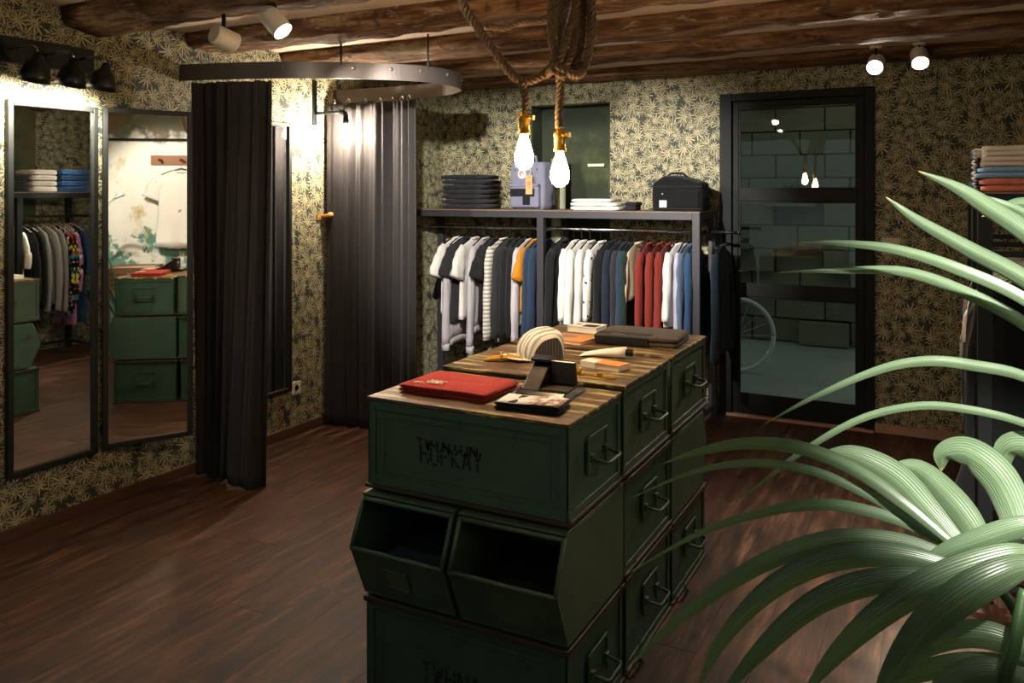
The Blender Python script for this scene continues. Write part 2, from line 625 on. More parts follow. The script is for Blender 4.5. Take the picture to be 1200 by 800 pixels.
structure(MB().box(LX, LX + 0.014, -2.3, 6.0, 0, 0.058).build('baseboard_left', MAT['skirting'], bevel=0.003))
structure(MB().box(DX1 + 0.002, RX, BY - 0.014, BY, 0, 0.06).build('baseboard_back', MAT['threshold'], bevel=0.003))
structure(MB().box(LX, DX0 - 0.002, BY - 0.014, BY, 0, 0.06).build('baseboard_back_left', MAT['skirting'], bevel=0.003))
structure(MB().box(DX0 + 0.05, DX1, BY - 0.05, BY - 0.002, 0.0, 0.018).build('trim_1', MAT['threshold'], bevel=0.003))

# ------------------------------------------------------------------ glazed metal door
dr = structure(MB().box(DX0, DX0 + 0.085, BY - 0.03, BY + 0.09, 0, DZ).box(DX1 - 0.06, DX1, BY - 0.03, BY + 0.09, 0, DZ).box(
    DX0 + 0.085, DX1 - 0.06, BY - 0.03, BY + 0.09, DZ - 0.055, DZ).build('door_1', MAT['frame_black'], bevel=0.004))
lx0, lx1 = DX0 + 0.088, DX1 - 0.063
z0, z1 = 0.012, DZ - 0.058
MB().box(lx0, lx0 + 0.04, BY, BY + 0.05, z0, z1).box(lx1 - 0.045, lx1, BY, BY + 0.05, z0, z1).build('stile', MAT['frame_black'], dr, bevel=0.003)
for a, b in ((z0, 0.15), (0.855, 0.94), (1.535, 1.62), (2.21, z1)):
    MB().box(lx0 + 0.04, lx1 - 0.045, BY + 0.001, BY + 0.049, a, b).build('door_rail', MAT['frame_black'], dr, bevel=0.003)
for a, b in ((0.15, 0.855), (0.94, 1.535), (1.62, 2.21)):
    MB().box(lx0 + 0.042, lx1 - 0.047, BY + 0.022, BY + 0.028, a + 0.001, b - 0.001).build('pane', MAT['glass'], dr)
    f = 0.012
    MB().box(lx0 + 0.04, lx0 + 0.04 + f, BY + 0.008, BY + 0.02, a, b).box(lx1 - 0.045 - f, lx1 - 0.045, BY + 0.008, BY + 0.02, a, b).box(
        lx0 + 0.052, lx1 - 0.057, BY + 0.008, BY + 0.02, a, a + f).box(lx0 + 0.052, lx1 - 0.057, BY + 0.008, BY + 0.02, b - f, b).build('glazing_bead', MAT['frame_black'], dr)
hd = MB().lathe([(0.0, 0), (0.024, 0), (0.024, 0.012), (0.009, 0.014), (0.009, 0.045), (0, 0.045)], 14, Matrix.Translation((lx0 + 0.02, BY, 1.04)) @ Matrix.Rotation(PI / 2, 4, 'X'))
hd.tube([(lx0 + 0.02, BY - 0.045, 1.04), (lx0 + 0.05, BY - 0.05, 1.04), (lx0 + 0.13, BY - 0.05, 1.038)], 0.009, 8)
hd.build('door_handle', MAT['black_metal'], dr, smooth=True)

# ------------------------------------------------------------------ courtyard beyond the door
cy = structure(MB().box(-4.6, 1.8, 6.22, 9.6, -0.08, -0.01).build('floor_courtyard', plain('courtyard_concrete', '8a8c84', 0.85, 0, 0.2, 3, 0.2)))
blockm = plain('concrete_block', '66614f', 0.92, 0, 0.25, 7, 0.5)
cwall = structure(MB().box(-4.6, 1.8, 9.32, 9.5, -0.02, 3.0).build('wall_courtyard', plain('mortar', '34382f', 0.95, 0, 0.2, 9, 0.3)))
bmeshes = [MB().box(-0.243, 0.243, -0.06, 0.06, 0.004, 0.242).build('block', blockm, cwall, bevel=0.006, segs=1)]
first = True
for r in range(11):
    for k in range(12):
        xx = -4.0 + k * 0.5 + (0.25 if r % 2 else 0) - 0.1
        if not -3.9 < xx < 1.2:
            continue
        if first:
            o = bmeshes[0]
            first = False
        else:
            o = bpy.data.objects.new('block', bmeshes[0].data)
            col.objects.link(o)
            o.parent = cwall
            md = o.modifiers.new('bevel', 'BEVEL')
            md.width = 0.006
            md.segments = 1
        jut = 0.16 if random.random() < 0.22 else random.uniform(0, 0.02)
        o.location = (xx, 9.27 - jut, r * 0.25)
lamp = thing('courtyard_lamp', 'small round bulkhead lamp lighting the courtyard, above the doorway outside', 'lamp', (-0.25, 6.20, 2.48))
MB().lathe([(0, 0), (0.09, 0), (0.09, 0.03), (0.0, 0.03)], 16, Matrix.Rotation(-PI / 2, 4, 'X')).build('back_plate', MAT['black_metal'], lamp)
MB().lathe([(0, 0.03), (0.075, 0.03), (0.07, 0.06), (0.04, 0.085), (0, 0.09)], 16, Matrix.Rotation(-PI / 2, 4, 'X')).build('lens', emit('courtyard_lens', (1, 0.97, 0.86), 20), lamp, smooth=True)

# bicycle leaning outside, its wheel in the lower panes
bk = thing('bicycle', 'bicycle parked in the courtyard with its pale tyre behind the glass door', 'bicycle', (-1.95, 7.35, -0.01), 0.28)
tyre = plain('pale_tyre', 'c4ccc8', 0.7, 0, 0.1, 20, 0.1)
for wx in (0.33, -0.72):
    w_ = MB().tube([(wx + 0.32 * math.cos(a * PI / 24), 0, 0.34 + 0.32 * math.sin(a * PI / 24)) for a in range(49)], 0.019, 8).build('wheel', tyre, bk, smooth=True)
    sp = MB()
    for k in range(16):
        a = k * PI / 8
        sp.tube([(wx, 0, 0.34), (wx + 0.31 * math.cos(a), 0, 0.34 + 0.31 * math.sin(a))], 0.0013, 4)
    sp.build('spokes', MAT['chrome'], w_)
fr = MB()
for a, b in (((-0.72, 0, 0.34), (-0.58, 0, 0.85)), ((-0.6, 0, 0.78), (-0.02, 0, 0.82)), ((-0.61, 0, 0.72), (-0.18, 0, 0.30)), ((-0.18, 0, 0.30), (0.02, 0, 0.86)),
             ((-0.18, 0, 0.30), (0.33, 0, 0.34)), ((0.33, 0, 0.34), (-0.02, 0, 0.8))):
    fr.tube([a, b], 0.014, 8)
fr.build('frame', MAT['black_enamel'], bk, smooth=True)
MB().tube([(-0.55, -0.27, 0.93), (-0.5, -0.2, 0.97), (-0.57, 0, 0.93), (-0.5, 0.2, 0.97), (-0.55, 0.27, 0.93)], 0.012, 8).tube([(-0.58, 0, 0.85), (-0.57, 0, 0.93)], 0.012).build('handlebar', MAT['chrome'], bk, smooth=True)
MB().lathe([(0, 0), (0.06, 0.005), (0.075, 0.03), (0.05, 0.05), (0, 0.055)], 14, Matrix.Translation((0.06, 0, 0.88)) @ Matrix.Scale(1.7, 4, (1, 0, 0))).build('saddle', MAT['leather'], bk, smooth=True)


def little_plant(name, label, x, y, z, seed):
    rr = random.Random(seed)
    t = thing(name, label, 'plant', (x, y, z))
    MB().lathe([(0, 0), (0.06, 0), (0.08, 0.11), (0.07, 0.11), (0.065, 0.09), (0, 0.09)], 14).build('pot', plain('grey_pot_' + str(seed), '3b3f3b', 0.8), t, smooth=True)
    m = MB()
    for k in range(36):
        a, el, ln = rr.uniform(0, 6.28), rr.uniform(0.2, 1.3), rr.uniform(0.1, 0.2)
        d = Vector((math.cos(a) * math.cos(el), math.sin(a) * math.cos(el), math.sin(el)))
        s = Vector((-math.sin(a), math.cos(a), 0)) * 0.022
        b = Vector((0, 0, 0.09))
        m.add([b, b + d * ln * 0.55 + s, b + d * ln + Vector((0, 0, -0.03)), b + d * ln * 0.55 - s], [(0, 1, 2), (0, 2, 3)])
    m.build('foliage', plain('small_leaves_' + str(seed), '33512c', 0.6), t)
    return t


little_plant('potted_plant', 'small bushy potted plant on a block shelf behind the glass door', -2.05, 8.92, 1.05, 3)
little_plant('potted_plant', 'tiny potted plant on a courtyard block ledge, right behind the middle pane', -1.42, 8.95, 1.5, 5)
lg = MB().box(-0.25, 0.25, -0.12, 0.12, 0, 0.05)
a_ = tag(lg.build('block_shelf', blockm, bevel=0.006), 'concrete block ledge carrying the bushy courtyard plant', 'ledge')
a_.location = (-2.05, 8.98, 1.0)
a_ = tag(lg.build('block_shelf', blockm, bevel=0.006), 'concrete block ledge carrying the tiny courtyard plant', 'ledge')
a_.location = (-1.42, 9.0, 1.45)

# ------------------------------------------------------------------ switch, socket, pipe, niche bracket, peg
t = thing('light_switch', 'square white light switch on the wallpaper right of the glass door', 'switch', (-0.305, BY, 1.244))
MB().box(-0.055, 0.055, -0.012, 0, -0.055, 0.055).build('plate', MAT['cord_white'], t, bevel=0.003)
MB().box(-0.032, 0.032, -0.017, -0.012, -0.032, 0.032).build('rocker', MAT['cord_white'], t, bevel=0.003)
t = thing('wall_socket', 'square white wall socket low on the wallpaper inside the fitting room', 'socket', (LX, 4.172, 0.306))
MB().box(0, 0.012, -0.042, 0.042, -0.042, 0.042).build('plate', MAT['cord_white'], t, bevel=0.003)
MB().lathe([(0.026, 0.0125), (0.022, 0.0135), (0.019, 0.0125), (0.0, 0.0125)], 16, Matrix.Rotation(PI / 2, 4, 'Y')).build('outlet', MAT['cord_white'], t)
t = tag(MB().tube([(0, 0, 0), (0, 0, 0.7), (0, 0, 1.4), (0, 0, 1.86)], 0.058, 16).build('waste_pipe', plain('pale_pipe', 'a9ad92', 0.5, 0, 0.12, 6, 0.05), smooth=True),
        'pale grey green vertical pipe against the dark wall niche', 'pipe')
t.location = (-2.68, 5.915, 0.0)
t = thing('niche_bracket', 'short pale bracket on the dark niche wall right of the bulbs', 'bracket', (-2.52, BY + 0.19, 1.815))
MB().box(-0.01, 0.13, -0.04, -0.028, -0.012, 0.012).build('bar', MAT['cord_white'], t, bevel=0.003)
MB().box(0.01, 0.03, -0.028, 0, -0.01, 0.01).build('mount', MAT['cord_white'], t)
t = thing('coat_hook', 'small wooden coat peg on the fitting room wallpaper', 'hook', (LX, 4.425, 1.43))
MB().lathe([(0, 0), (0.016, 0), (0.013, 0.06), (0.02, 0.085), (0.018, 0.1), (0, 0.102)], 12, Matrix.Rotation(PI / 2 - 0.15, 4, 'Y')).build('peg', plain('peg_wood', 'b98a4e', 0.6), t, smooth=True)
MB().box(0, 0.012, -0.05, 0.05, -0.025, 0.02).build('peg_plate', plain('peg_plate_wood', '9a703c', 0.6), t, bevel=0.003)


# ------------------------------------------------------------------ mirrors
def mirror(name, label, loc, rz, w, h, fw=0.026):
    """stands on local z=0..h, spans local y 0..w, faces +x"""
    t = thing(name, label, 'mirror', loc, rz)
    d = 0.03
    MB().box(0, d, 0, fw, 0, h).box(0, d, w - fw, w, 0, h).box(0, d, fw, w - fw, 0, fw).box(0, d, fw, w - fw, h - fw, h).build('frame', MAT['board_black'], t, bevel=0.003)
    MB().box(0.008, 0.014, fw - 0.002, w - fw + 0.002, fw - 0.002, h - fw + 0.002).build('glass', MAT['mirror'], t)
    MB().box(0.0, 0.007, fw - 0.004, w - fw + 0.004, fw - 0.004, h - fw + 0.004).build('backing', MAT['board_black'], t)
    return t


mirror('wall_mirror', 'tall black framed mirror flat on the leaf wallpaper, nearer one, showing a clothes rack', (LX + 0.003, 2.262, 0.29), -0.03, 0.444, 1.735)
mirror('wall_mirror', 'tall black framed mirror angled out from the wall beside the curtain, showing a white T-shirt', (LX + 0.005, 2.752, 0.295), -0.475, 0.44, 1.735)
mirror('wall_mirror', 'narrow black framed mirror on the wall inside the fitting room', (LX + 0.003, 3.66, 0.30), 0, 0.447, 1.75)
# little hinge stand that holds the angled mirror off the wall
t = tag(MB().box(0, 0.14, -0.02, 0.02, -0.02, 0.02).build('mirror_bracket', MAT['board_black'], bevel=0.003), 'black bracket holding the angled mirror off the wallpaper', 'bracket')
t.location = (LX, 3.02, 1.2)

# ------------------------------------------------------------------ black board with three shade lamps over the mirrors
board = tag(MB().box(LX, LX + 0.035, 1.35, 2.69, 2.19, 2.31).build('lamp_board', MAT['board_black'], bevel=0.004), 'long black board mounted on the wallpaper above the mirrors', 'board')
for i, (ly, lab) in enumerate(((2.255, 'black shade lamp over the mirrors, leftmost of the three'), (2.425, 'black shade lamp over the mirrors, middle of the three'),
                               (2.585, 'black shade lamp over the mirrors, the one nearest the curtain'))):
    t = thing('shade_lamp', lab, 'lamp', (LX + 0.035, ly, 2.245), 0, 'black shade lamps over the mirrors')
    MB().lathe([(0, 0), (0.03, 0), (0.03, 0.012), (0, 0.012)], 14, Matrix.Rotation(PI / 2, 4, 'Y')).build('mount', MAT['black_enamel'], t)
    MB().tube([(0, 0, 0), (0.1, 0, 0.004), (0.19, 0, 0.002), (0.218, 0, -0.012), (0.225, 0, -0.03)], 0.007, 8).build('arm', MAT['chrome'], t, smooth=True)
    R = Matrix.Translation((0.225, 0, -0.062)) @ Matrix.Rotation(0.30, 4, 'Y')
    MB().lathe([(0.0, 0.035), (0.014, 0.035), (0.02, 0.022), (0.024, 0.004), (0.046, -0.018), (0.060, -0.060), (0.068, -0.095), (0.064, -0.095), (0.056, -0.060), (0.042, -0.022), (0.02, -0.008), (0.0, -0.006)], 24, R).build('shade', MAT['black_enamel'], t, smooth=True)
    MB().lathe([(0, -0.02), (0.016, -0.03), (0.028, -0.06), (0.026, -0.078), (0, -0.088)], 14, R).build('bulb', emit('shade_lamp_bulb_%d' % i, (1, 0.87, 0.68), 85), t, smooth=True)
    # the lamp's own light, thrown down and back at the wall
    d = bpy.data.lights.new('shade_lamp_light', 'SPOT')
    d.energy, d.spot_size, d.spot_blend, d.shadow_soft_size, d.color = 30, 1.7, 0.8, 0.025, (1, 0.90, 0.74)
    o = bpy.data.objects.new('shade_lamp_light', d)
    o.location = (LX + 0.035 + 0.185, ly, 2.07)
    o.rotation_euler = (Vector((LX, ly, 1.93)) - o.location).to_track_quat('-Z', 'Y').to_euler()
    col.objects.link(o)

# ------------------------------------------------------------------ fitting room: ring rail, curtains, sconce
ring_pts = [(-3.8, 3.24), (-3.4, 3.355), (-3.14, 3.465), (-2.94, 3.59), (-2.79, 3.71), (-2.68, 3.82), (-2.6, 3.94), (-2.565, 4.09), (-2.58, 4.24), (-2.66, 4.39), (-2.84, 4.52), (-3.1, 4.58), (-3.45, 4.59), (-3.8, 4.56)]
rp = spline([(a, b, 0) for a, b in ring_pts], 6)
t = thing('curtain_rail', 'wide curved grey steel band hung below the beams as curtain rail', 'rail', (-3.1, 3.95, 2.224))
m = MB()
rings = []
for i, p in enumerate(rp):
    tg = (rp[min(i + 1, len(rp) - 1)] - rp[max(i - 1, 0)]).normalized()
    nn = Vector((-tg.y, tg.x, 0)) * 0.004
    rings.append([p + nn + Vector((0, 0, 2.224)), p - nn + Vector((0, 0, 2.224)), p - nn + Vector((0, 0, 2.316)), p + nn + Vector((0, 0, 2.316))])
m.loft(rings).build('band', MAT['ring'], t, rel=True)
for i in (10, 20, 27, 34, 42, 52):
    p = rp[i]
    tg = (rp[i + 1] - rp[i - 1]).normalized()
    nn = Vector((tg.y, -tg.x, 0))
    MB().lathe([(0, 0), (0.012, 0), (0.010, 0.006), (0, 0.008)], 10, Matrix.Translation(p + nn * 0.004 + Vector((0, 0, 2.285))) @ nn.to_track_quat('Z', 'Y').to_matrix().to_4x4()).build('bolt', MAT['ring'], t, rel=True)
for i in (18, 36):
    p = rp[i]
    MB().tube([p + Vector((0, 0, 2.30)), p + Vector((0, 0, 2.505))], 0.006, 6).build('hanger_rod', MAT['black_metal'], t, rel=True)


def curtain(name, label, path, ztop, zbot, folds, amp, flare, seed, inset):
    pts = spline([(a, b, 0) for a, b in path], 60)
    t = thing(name, label, 'curtain', (pts[len(pts) // 2].x, pts[len(pts) // 2].y, zbot))
    rr = random.Random(seed)
    ph = [rr.uniform(0, 6.28) for _ in range(4)]
    rings = []
    nz = 34
    for j in range(nz + 1):
        v = j / nz
        z = ztop + (zbot - ztop) * v
        ring = []
        for i, p in enumerate(pts):
            tg = (pts[min(i + 1, len(pts) - 1)] - pts[max(i - 1, 0)]).normalized()
            nn = Vector((tg.y, -tg.x, 0))
            u = i / (len(pts) - 1)
            k = amp * (0.55 + 0.45 * math.sin(folds * 0.37 * 2 * PI * u + ph[0]))
            o_ = k * math.sin(2 * PI * folds * u + ph[1] + 0.9 * math.sin(2.2 * v + ph[2] + 5 * u)) + 0.35 * k * math.sin(2 * PI * folds * 2.3 * u + ph[3] + v)
            o_ += flare(u, v)
            ring.append(p + nn * o_ + Vector((0, 0, z + (0.012 * math.sin(9 * u + ph[2]) if j == nz else 0))))
        rings.append(ring)
    c = MB().loft(rings, cap=False, closed=False).build('cloth', MAT['curtain'], t, smooth=True, rel=True)
    sd = c.modifiers.new('thick', 'SOLIDIFY')
    sd.thickness = 0.004
    for k in range(7):
        i = int((k + 0.5) / 7 * (len(pts) - 1))
        p = rings[0][i]
        MB().tube([p + Vector((0.012 * math.cos(a * PI / 6), 0, 0.012 + 0.018 * math.sin(a * PI / 6))) for a in range(13)], 0.0025, 5).build('curtain_hook', MAT['chrome'], t, rel=True)
    return t


curtain('curtain', 'long charcoal curtain gathered at the front of the fitting room beside the mirrors',
        [(-3.74, 3.31), (-3.60, 3.33), (-3.45, 3.365), (-3.27, 3.42)], 2.215, 0.012, 6.0, 0.034,
        lambda u, v: 0.05 * max(0, u - 0.35) * 2 * v ** 1.5 + 0.10 * math.exp(-((u - 0.72) / 0.2) ** 2) * v ** 2, 4, 0.03)
curtain('curtain', 'long charcoal curtain drawn across the back of the fitting room, lit by the sconce',
        [(-3.76, 4.44), (-3.5, 4.50), (-3.25, 4.505), (-3.06, 4.49)], 2.205, 0.012, 8.5, 0.026,
        lambda u, v: 0.02 * math.sin(3 * u + 1) * v, 9, 0.03)

t = thing('wall_sconce', 'black pipe wall lamp with glowing bulb inside the fitting room', 'lamp', (LX, 4.355, 2.135))
MB().box(0, 0.012, -0.02, 0.02, -0.08, 0.225).build('back_plate', MAT['black_metal'], t, bevel=0.003)
MB().tube([(0.01, 0, 0), (0.12, 0, 0), (0.235, 0, 0)], 0.011, 10).tube([(0.22, 0, 0.001), (0.25, 0, 0.001), (0.27, 0, -0.012), (0.273, 0, -0.03), (0.273, 0, -0.05)], 0.017, 10).build('pipe_arm', MAT['black_metal'], t, smooth=True)
MB().lathe([(0, -0.05), (0.02, -0.05), (0.022, -0.085), (0, -0.085)], 12, Matrix.Translation((0.273, 0, 0))).build('socket', MAT['black_metal'], t, smooth=True)
MB().lathe([(0.013, -0.085), (0.018, -0.10), (0.03, -0.13), (0.028, -0.155), (0, -0.17)], 14, Matrix.Translation((0.273, 0, 0))).build('bulb', MAT['sconce_bulb'], t, smooth=True)


# ================================================================== GREEN METAL CRATES (stack of three by three)
def frame_strips(m, axis, pos, a0, a1, z0, z1, w, out):
    """raised rectangular border on a face; axis 'y' face at y=pos or 'x' face at x=pos; out = signed thickness"""
    lo, hi = sorted((pos, pos + out))
    for (p, q, r, s) in ((a0, a1, z0, z0 + w), (a0, a1, z1 - w, z1), (a0, a0 + w, z0 + w, z1 - w), (a1 - w, a1, z0 + w, z1 - w)):
        if axis == 'y':
            m.box(p, q, lo, hi, r, s)
        else:
            m.box(lo, hi, p, q, r, s)


def handle(t, x, y, z, s, mat, wd=0.115):
    """bail handle with its plate on an x face; s = +1 / -1 outward"""
    R = Matrix.Translation((x, y, z)) @ Matrix.Scale(s, 4, (1, 0, 0))
    p = MB()
    p.box(0, 0.004, -wd / 2 - 0.02, wd / 2 + 0.02, -0.045, 0.06, R)
    p.box(0.004, 0.010, -wd / 2 - 0.022, -wd / 2 - 0.010, -0.05, 0.065, R).box(0.004, 0.010, wd / 2 + 0.010, wd / 2 + 0.022, -0.05, 0.065, R).box(0.004, 0.010, -wd / 2 - 0.010, wd / 2 + 0.010, 0.055, 0.067, R)
    pl = p.build('handle_plate', mat, t, bevel=0.002)
    h = MB()
    h.tube([R @ Vector(q) for q in ((0.006, -wd / 2, 0.0), (0.03, -wd / 2, -0.004), (0.058, -wd / 2 + 0.004, -0.008), (0.062, -wd / 2 + 0.014, -0.009), (0.062, wd / 2 - 0.014, -0.009), (0.058, wd / 2 - 0.004, -0.008), (0.03, wd / 2, -0.004), (0.006, wd / 2, 0.0))], 0.0055, 8)
    h.build('handle', MAT['green_b'], pl, smooth=True)
    for q in (-wd / 2, wd / 2):
        MB().box(0.004, 0.018, q - 0.012, q + 0.012, -0.012, 0.012, R).build('hinge', MAT['green_b'], pl, bevel=0.002)


def letters(t, text, x0, y, z0, w, h, seed, axis='y', strength=1.0):
    """stencilled letters as thin flat paint marks on the front face (facing -y)"""
    S = {'H': [(0, 0, 0, 1), (1, 0, 1, 1), (0, .5, 1, .5)], 'O': [(0, .15, 0, .85), (1, .15, 1, .85), (.15, 1, .85, 1), (.15, 0, .85, 0)], 'P': [(0, 0, 0, 1), (0, 1, .85, 1), (1, .6, 1, .92), (0, .5, .85, .5)],
         'K': [(0, 0, 0, 1), (.1, .5, 1, 1), (.1, .5, 1, 0)], 'A': [(0, 0, .45, 1), (1, 0, .55, 1), (.25, .35, .75, .35)], 'Y': [(0, 1, .5, .5), (1, 1, .5, .5), (.5, 0, .5, .45)],
         'I': [(.5, 0, .5, 1)], 'U': [(0, .15, 0, 1), (1, .15, 1, 1), (.15, 0, .85, 0)], 'N': [(0, 0, 0, 1), (1, 0, 1, 1), (0, 1, 1, 0)], 'T': [(0, 1, 1, 1), (.5, 0, .5, .92)], 'W': [(0, 1, .25, 0), (.5, .8, .25, 0), (.5, .8, .75, 0), (1, 1, .75, 0)]}
    m = MB()
    rr = random.Random(seed)
    for i, chx in enumerate(text):
        for a, b, c_, d_ in S.get(chx, []):
            p = Vector((x0 + i * w * 1.45 + a * w, y - 0.0007, z0 + b * h))
            q = Vector((x0 + i * w * 1.45 + c_ * w, y - 0.0007, z0 + d_ * h))
            u = (q - p)
            nrm = Vector((-u.z, 0, u.x)).normalized() * 0.0042
            # worn: each stroke breaks into a few pieces
            for k in range(3):
                if rr.random() > 0.94:
                    continue
                s0, s1 = k / 3, (k + rr.uniform(0.75, 1.0)) / 3
                A, B = p + u * s0, p + u * s1
                m.add([A + nrm, B + nrm, B - nrm, A - nrm, ], [(0, 1, 2, 3)])
    o = m.build('stencil', MAT['stencil'], t)
    o['kind'] = 'stuff'
    return o


def crate(name, label, x0, x1, y0, y1, z0, z1, top=False, mat='green', text=None, handles=True, hy=0.0, wide=0.115):
    cx = (x0 + x1) / 2
    t = thing(name, label, 'crate', (cx, (y0 + y1) / 2, z0), 0, 'green metal crates stacked as a table')
    hw, hd, h = (x1 - x0) / 2, (y1 - y0) / 2, z1 - z0
    g = MAT[mat]
    MB().box(-hw + 0.006, hw - 0.006, -hd + 0.006, hd - 0.006, 0.0, h - (0.012 if top else 0.004)).build('body', g, t, bevel=0.006)
    m = MB()
    for s in (-1, 1):
        frame_strips(m, 'y', s * (hd - 0.006), -hw, hw, 0.012, h - 0.012, 0.028, s * 0.006)
        frame_strips(m, 'y', s * (hd - 0.006), -hw + 0.055, hw - 0.055, 0.055, h - 0.055, 0.008, s * 0.003)
        frame_strips(m, 'x', s * (hw - 0.006), -hd, hd, 0.012, h - 0.012, 0.022, s * 0.006)
    m.build('raised_border', g, t, bevel=0.003)
    rim = MB()
    for (a, b) in ((0.0, 0.012), (h - 0.022, h - 0.004)) if not top else ((0.0, 0.012),):
        rim.box(-hw - 0.008, hw + 0.008, -hd - 0.008, -hd + 0.004, a, b).box(-hw - 0.008, hw + 0.008, hd - 0.004, hd + 0.008, a, b)
        rim.box(-hw - 0.008, -hw + 0.004, -hd + 0.004, hd - 0.004, a, b).box(hw - 0.004, hw + 0.008, -hd + 0.004, hd - 0.004, a, b)
    rim.build('rim', MAT['rust'], t, bevel=0.003)
    if top:
        MB().box(-hw - 0.004, hw + 0.004, -hd - 0.004, hd + 0.004, h - 0.012, h).build('top_plate', MAT['top'], t, bevel=0.003)
    if handles:
        for s in (1, -1):
            handle(t, s * (hw - 0.002), hy, h * 0.52, s, g, wide)
    if text:
        for txt, lx, lz, w, hh in text:
            letters(t, txt, lx, -hd + 0.006, lz, w, hh, 5)
    return t


SX0, SX1 = -1.625, -0.930
crate('metal_crate', 'green metal crate on top of the stack at its near end, under the red garment', SX0, SX1, 2.118, 2.542, 0.662, 0.950, True, 'green',
      [('HOPKAY', -0.15, 0.105, 0.026, 0.058), ('TWINIUN', -0.165, 0.148, 0.022, 0.03)])
crate('metal_crate', 'green metal crate on top of the stack in the middle, under the striped cap', SX0, SX1, 2.568, 3.062, 0.662, 0.963, True, 'green_c')
crate('metal_crate', 'green metal crate on top of the stack at its far end, under the folded jeans', SX0, SX1, 3.108, 3.618, 0.662, 0.966, True, 'green_c', wide=0.12)
crate('metal_crate', 'dark green rusty metal crate in the middle layer between the open bins', SX0, SX1, 2.575, 3.085, 0.331, 0.656, False, 'green_b')
crate('metal_crate', 'dark green metal crate on the floor at the near end of the stack', SX0, SX1, 2.110, 2.560, 0.0, 0.325, False, 'green_b',
      [('TWHNA', -0.14, 0.10, 0.03, 0.06)])
crate('metal_crate', 'dark green metal crate on the floor in the middle of the stack', SX0, SX1, 2.590, 3.085, 0.0, 0.325, False, 'green_b')
crate('metal_crate', 'dark green metal crate on the floor at the far end of the stack', SX0, SX1, 3.115, 3.610, 0.0, 0.325, False, 'green_b')


def bin_(label, x0, x1, yback, s, z0, mat='green', holder=False):
    """hopper bin, open front facing s*y; local y runs outward from the back"""
    t = thing('hopper_bin', label, 'bin', ((x0 + x1) / 2, yback, z0), 0, 'open hopper bins in the middle layer')
    hw = (x1 - x0) / 2
    D = 0.47
    H = 0.325
    g = MAT[mat]
    T = Matrix.Scale(s, 4, (0, 1, 0))
    side = [(0, 0), (D - 0.02, 0), (D + 0.055, 0.168), (D - 0.01, H - 0.012), (0, H - 0.012)]
    for a, b in ((-hw, -hw + 0.005), (hw - 0.005, hw)):
        MB().prism(side, a, b, T).build('side_panel', g, t, bevel=0.0015)
    MB().box(-hw + 0.005, hw - 0.005, 0, 0.005, 0, H - 0.012, T).build('back_panel', g, t)
    MB().box(-hw + 0.005, hw - 0.005, 0.005, D - 0.02, 0, 0.005, T).build('bottom_panel', g, t)
    MB().box(-hw, hw, 0.0, D - 0.006, H - 0.012, H - 0.004, T).build('top_panel', g, t, bevel=0.002)
    MB().prism([(D - 0.026, 0.003), (D - 0.02, 0.003), (D + 0.055, 0.168), (D + 0.049, 0.170)], -hw + 0.005, hw - 0.005, T).build('front_panel', g, t, bevel=0.001)
    r = MB()
    P = lambda x, y, z: T @ Vector((x, y, z))
    r.tube([P(-hw + 0.004, D + 0.054, 0.168), P(hw - 0.004, D + 0.054, 0.168)], 0.0075, 8)
    for x_ in (-hw + 0.006, hw - 0.006):
        r.tube([P(x_, D + 0.054, 0.168), P(x_, D + 0.022, 0.24), P(x_, D - 0.008, H - 0.016)], 0.0075, 8)
    r.tube([P(-hw + 0.004, D - 0.006, H - 0.022), P(hw - 0.004, D - 0.006, H - 0.022)], 0.008, 8)
    r.build('rolled_rim', g, t, smooth=True)
    if holder:
        n = Vector((0, 0.168, -0.075)).normalized()
        c = Vector((-0.02, D + 0.018, 0.083))
        up = Vector((0, 0.075, 0.168)).normalized()
        m = MB()
        for a0, a1, b0, b1, th in ((-0.045, 0.045, -0.035, 0.035, 0.003), (-0.047, -0.040, -0.037, 0.037, 0.006), (0.040, 0.047, -0.037, 0.037, 0.006), (-0.047, 0.047, -0.037, -0.030, 0.006)):
            vs = [T @ (c + Vector((x_, 0, 0)) + up * b + n * w_) for w_ in (0.0, th) for b in (b0, b1) for x_ in (a0, a1)]
            m.add(vs, [(0, 2, 3, 1), (4, 5, 7, 6), (0, 1, 5, 4), (2, 6, 7, 3), (0, 4, 6, 2), (1, 3, 7, 5)])
        m.build('label_holder', MAT['green_c'], t)
    return t


mid = (SX0 + SX1) / 2
bin_('open green hopper bin at the near end of the stack, left one of the two', SX0 - 0.005, mid - 0.012, 2.557, -1, 0.331, 'green', True)
bin_('open green hopper bin at the near end of the stack, right one of the two', mid + 0.004, SX1 + 0.005, 2.557, -1, 0.331, 'green_c')
bin_('open green hopper bin facing the back wall, left one of the two', SX0 - 0.005, mid - 0.004, 3.10, 1, 0.331, 'green')
bin_('open green hopper bin facing the back wall, right one of the two', mid + 0.004, SX1 + 0.005, 3.10, 1, 0.331, 'green_c')


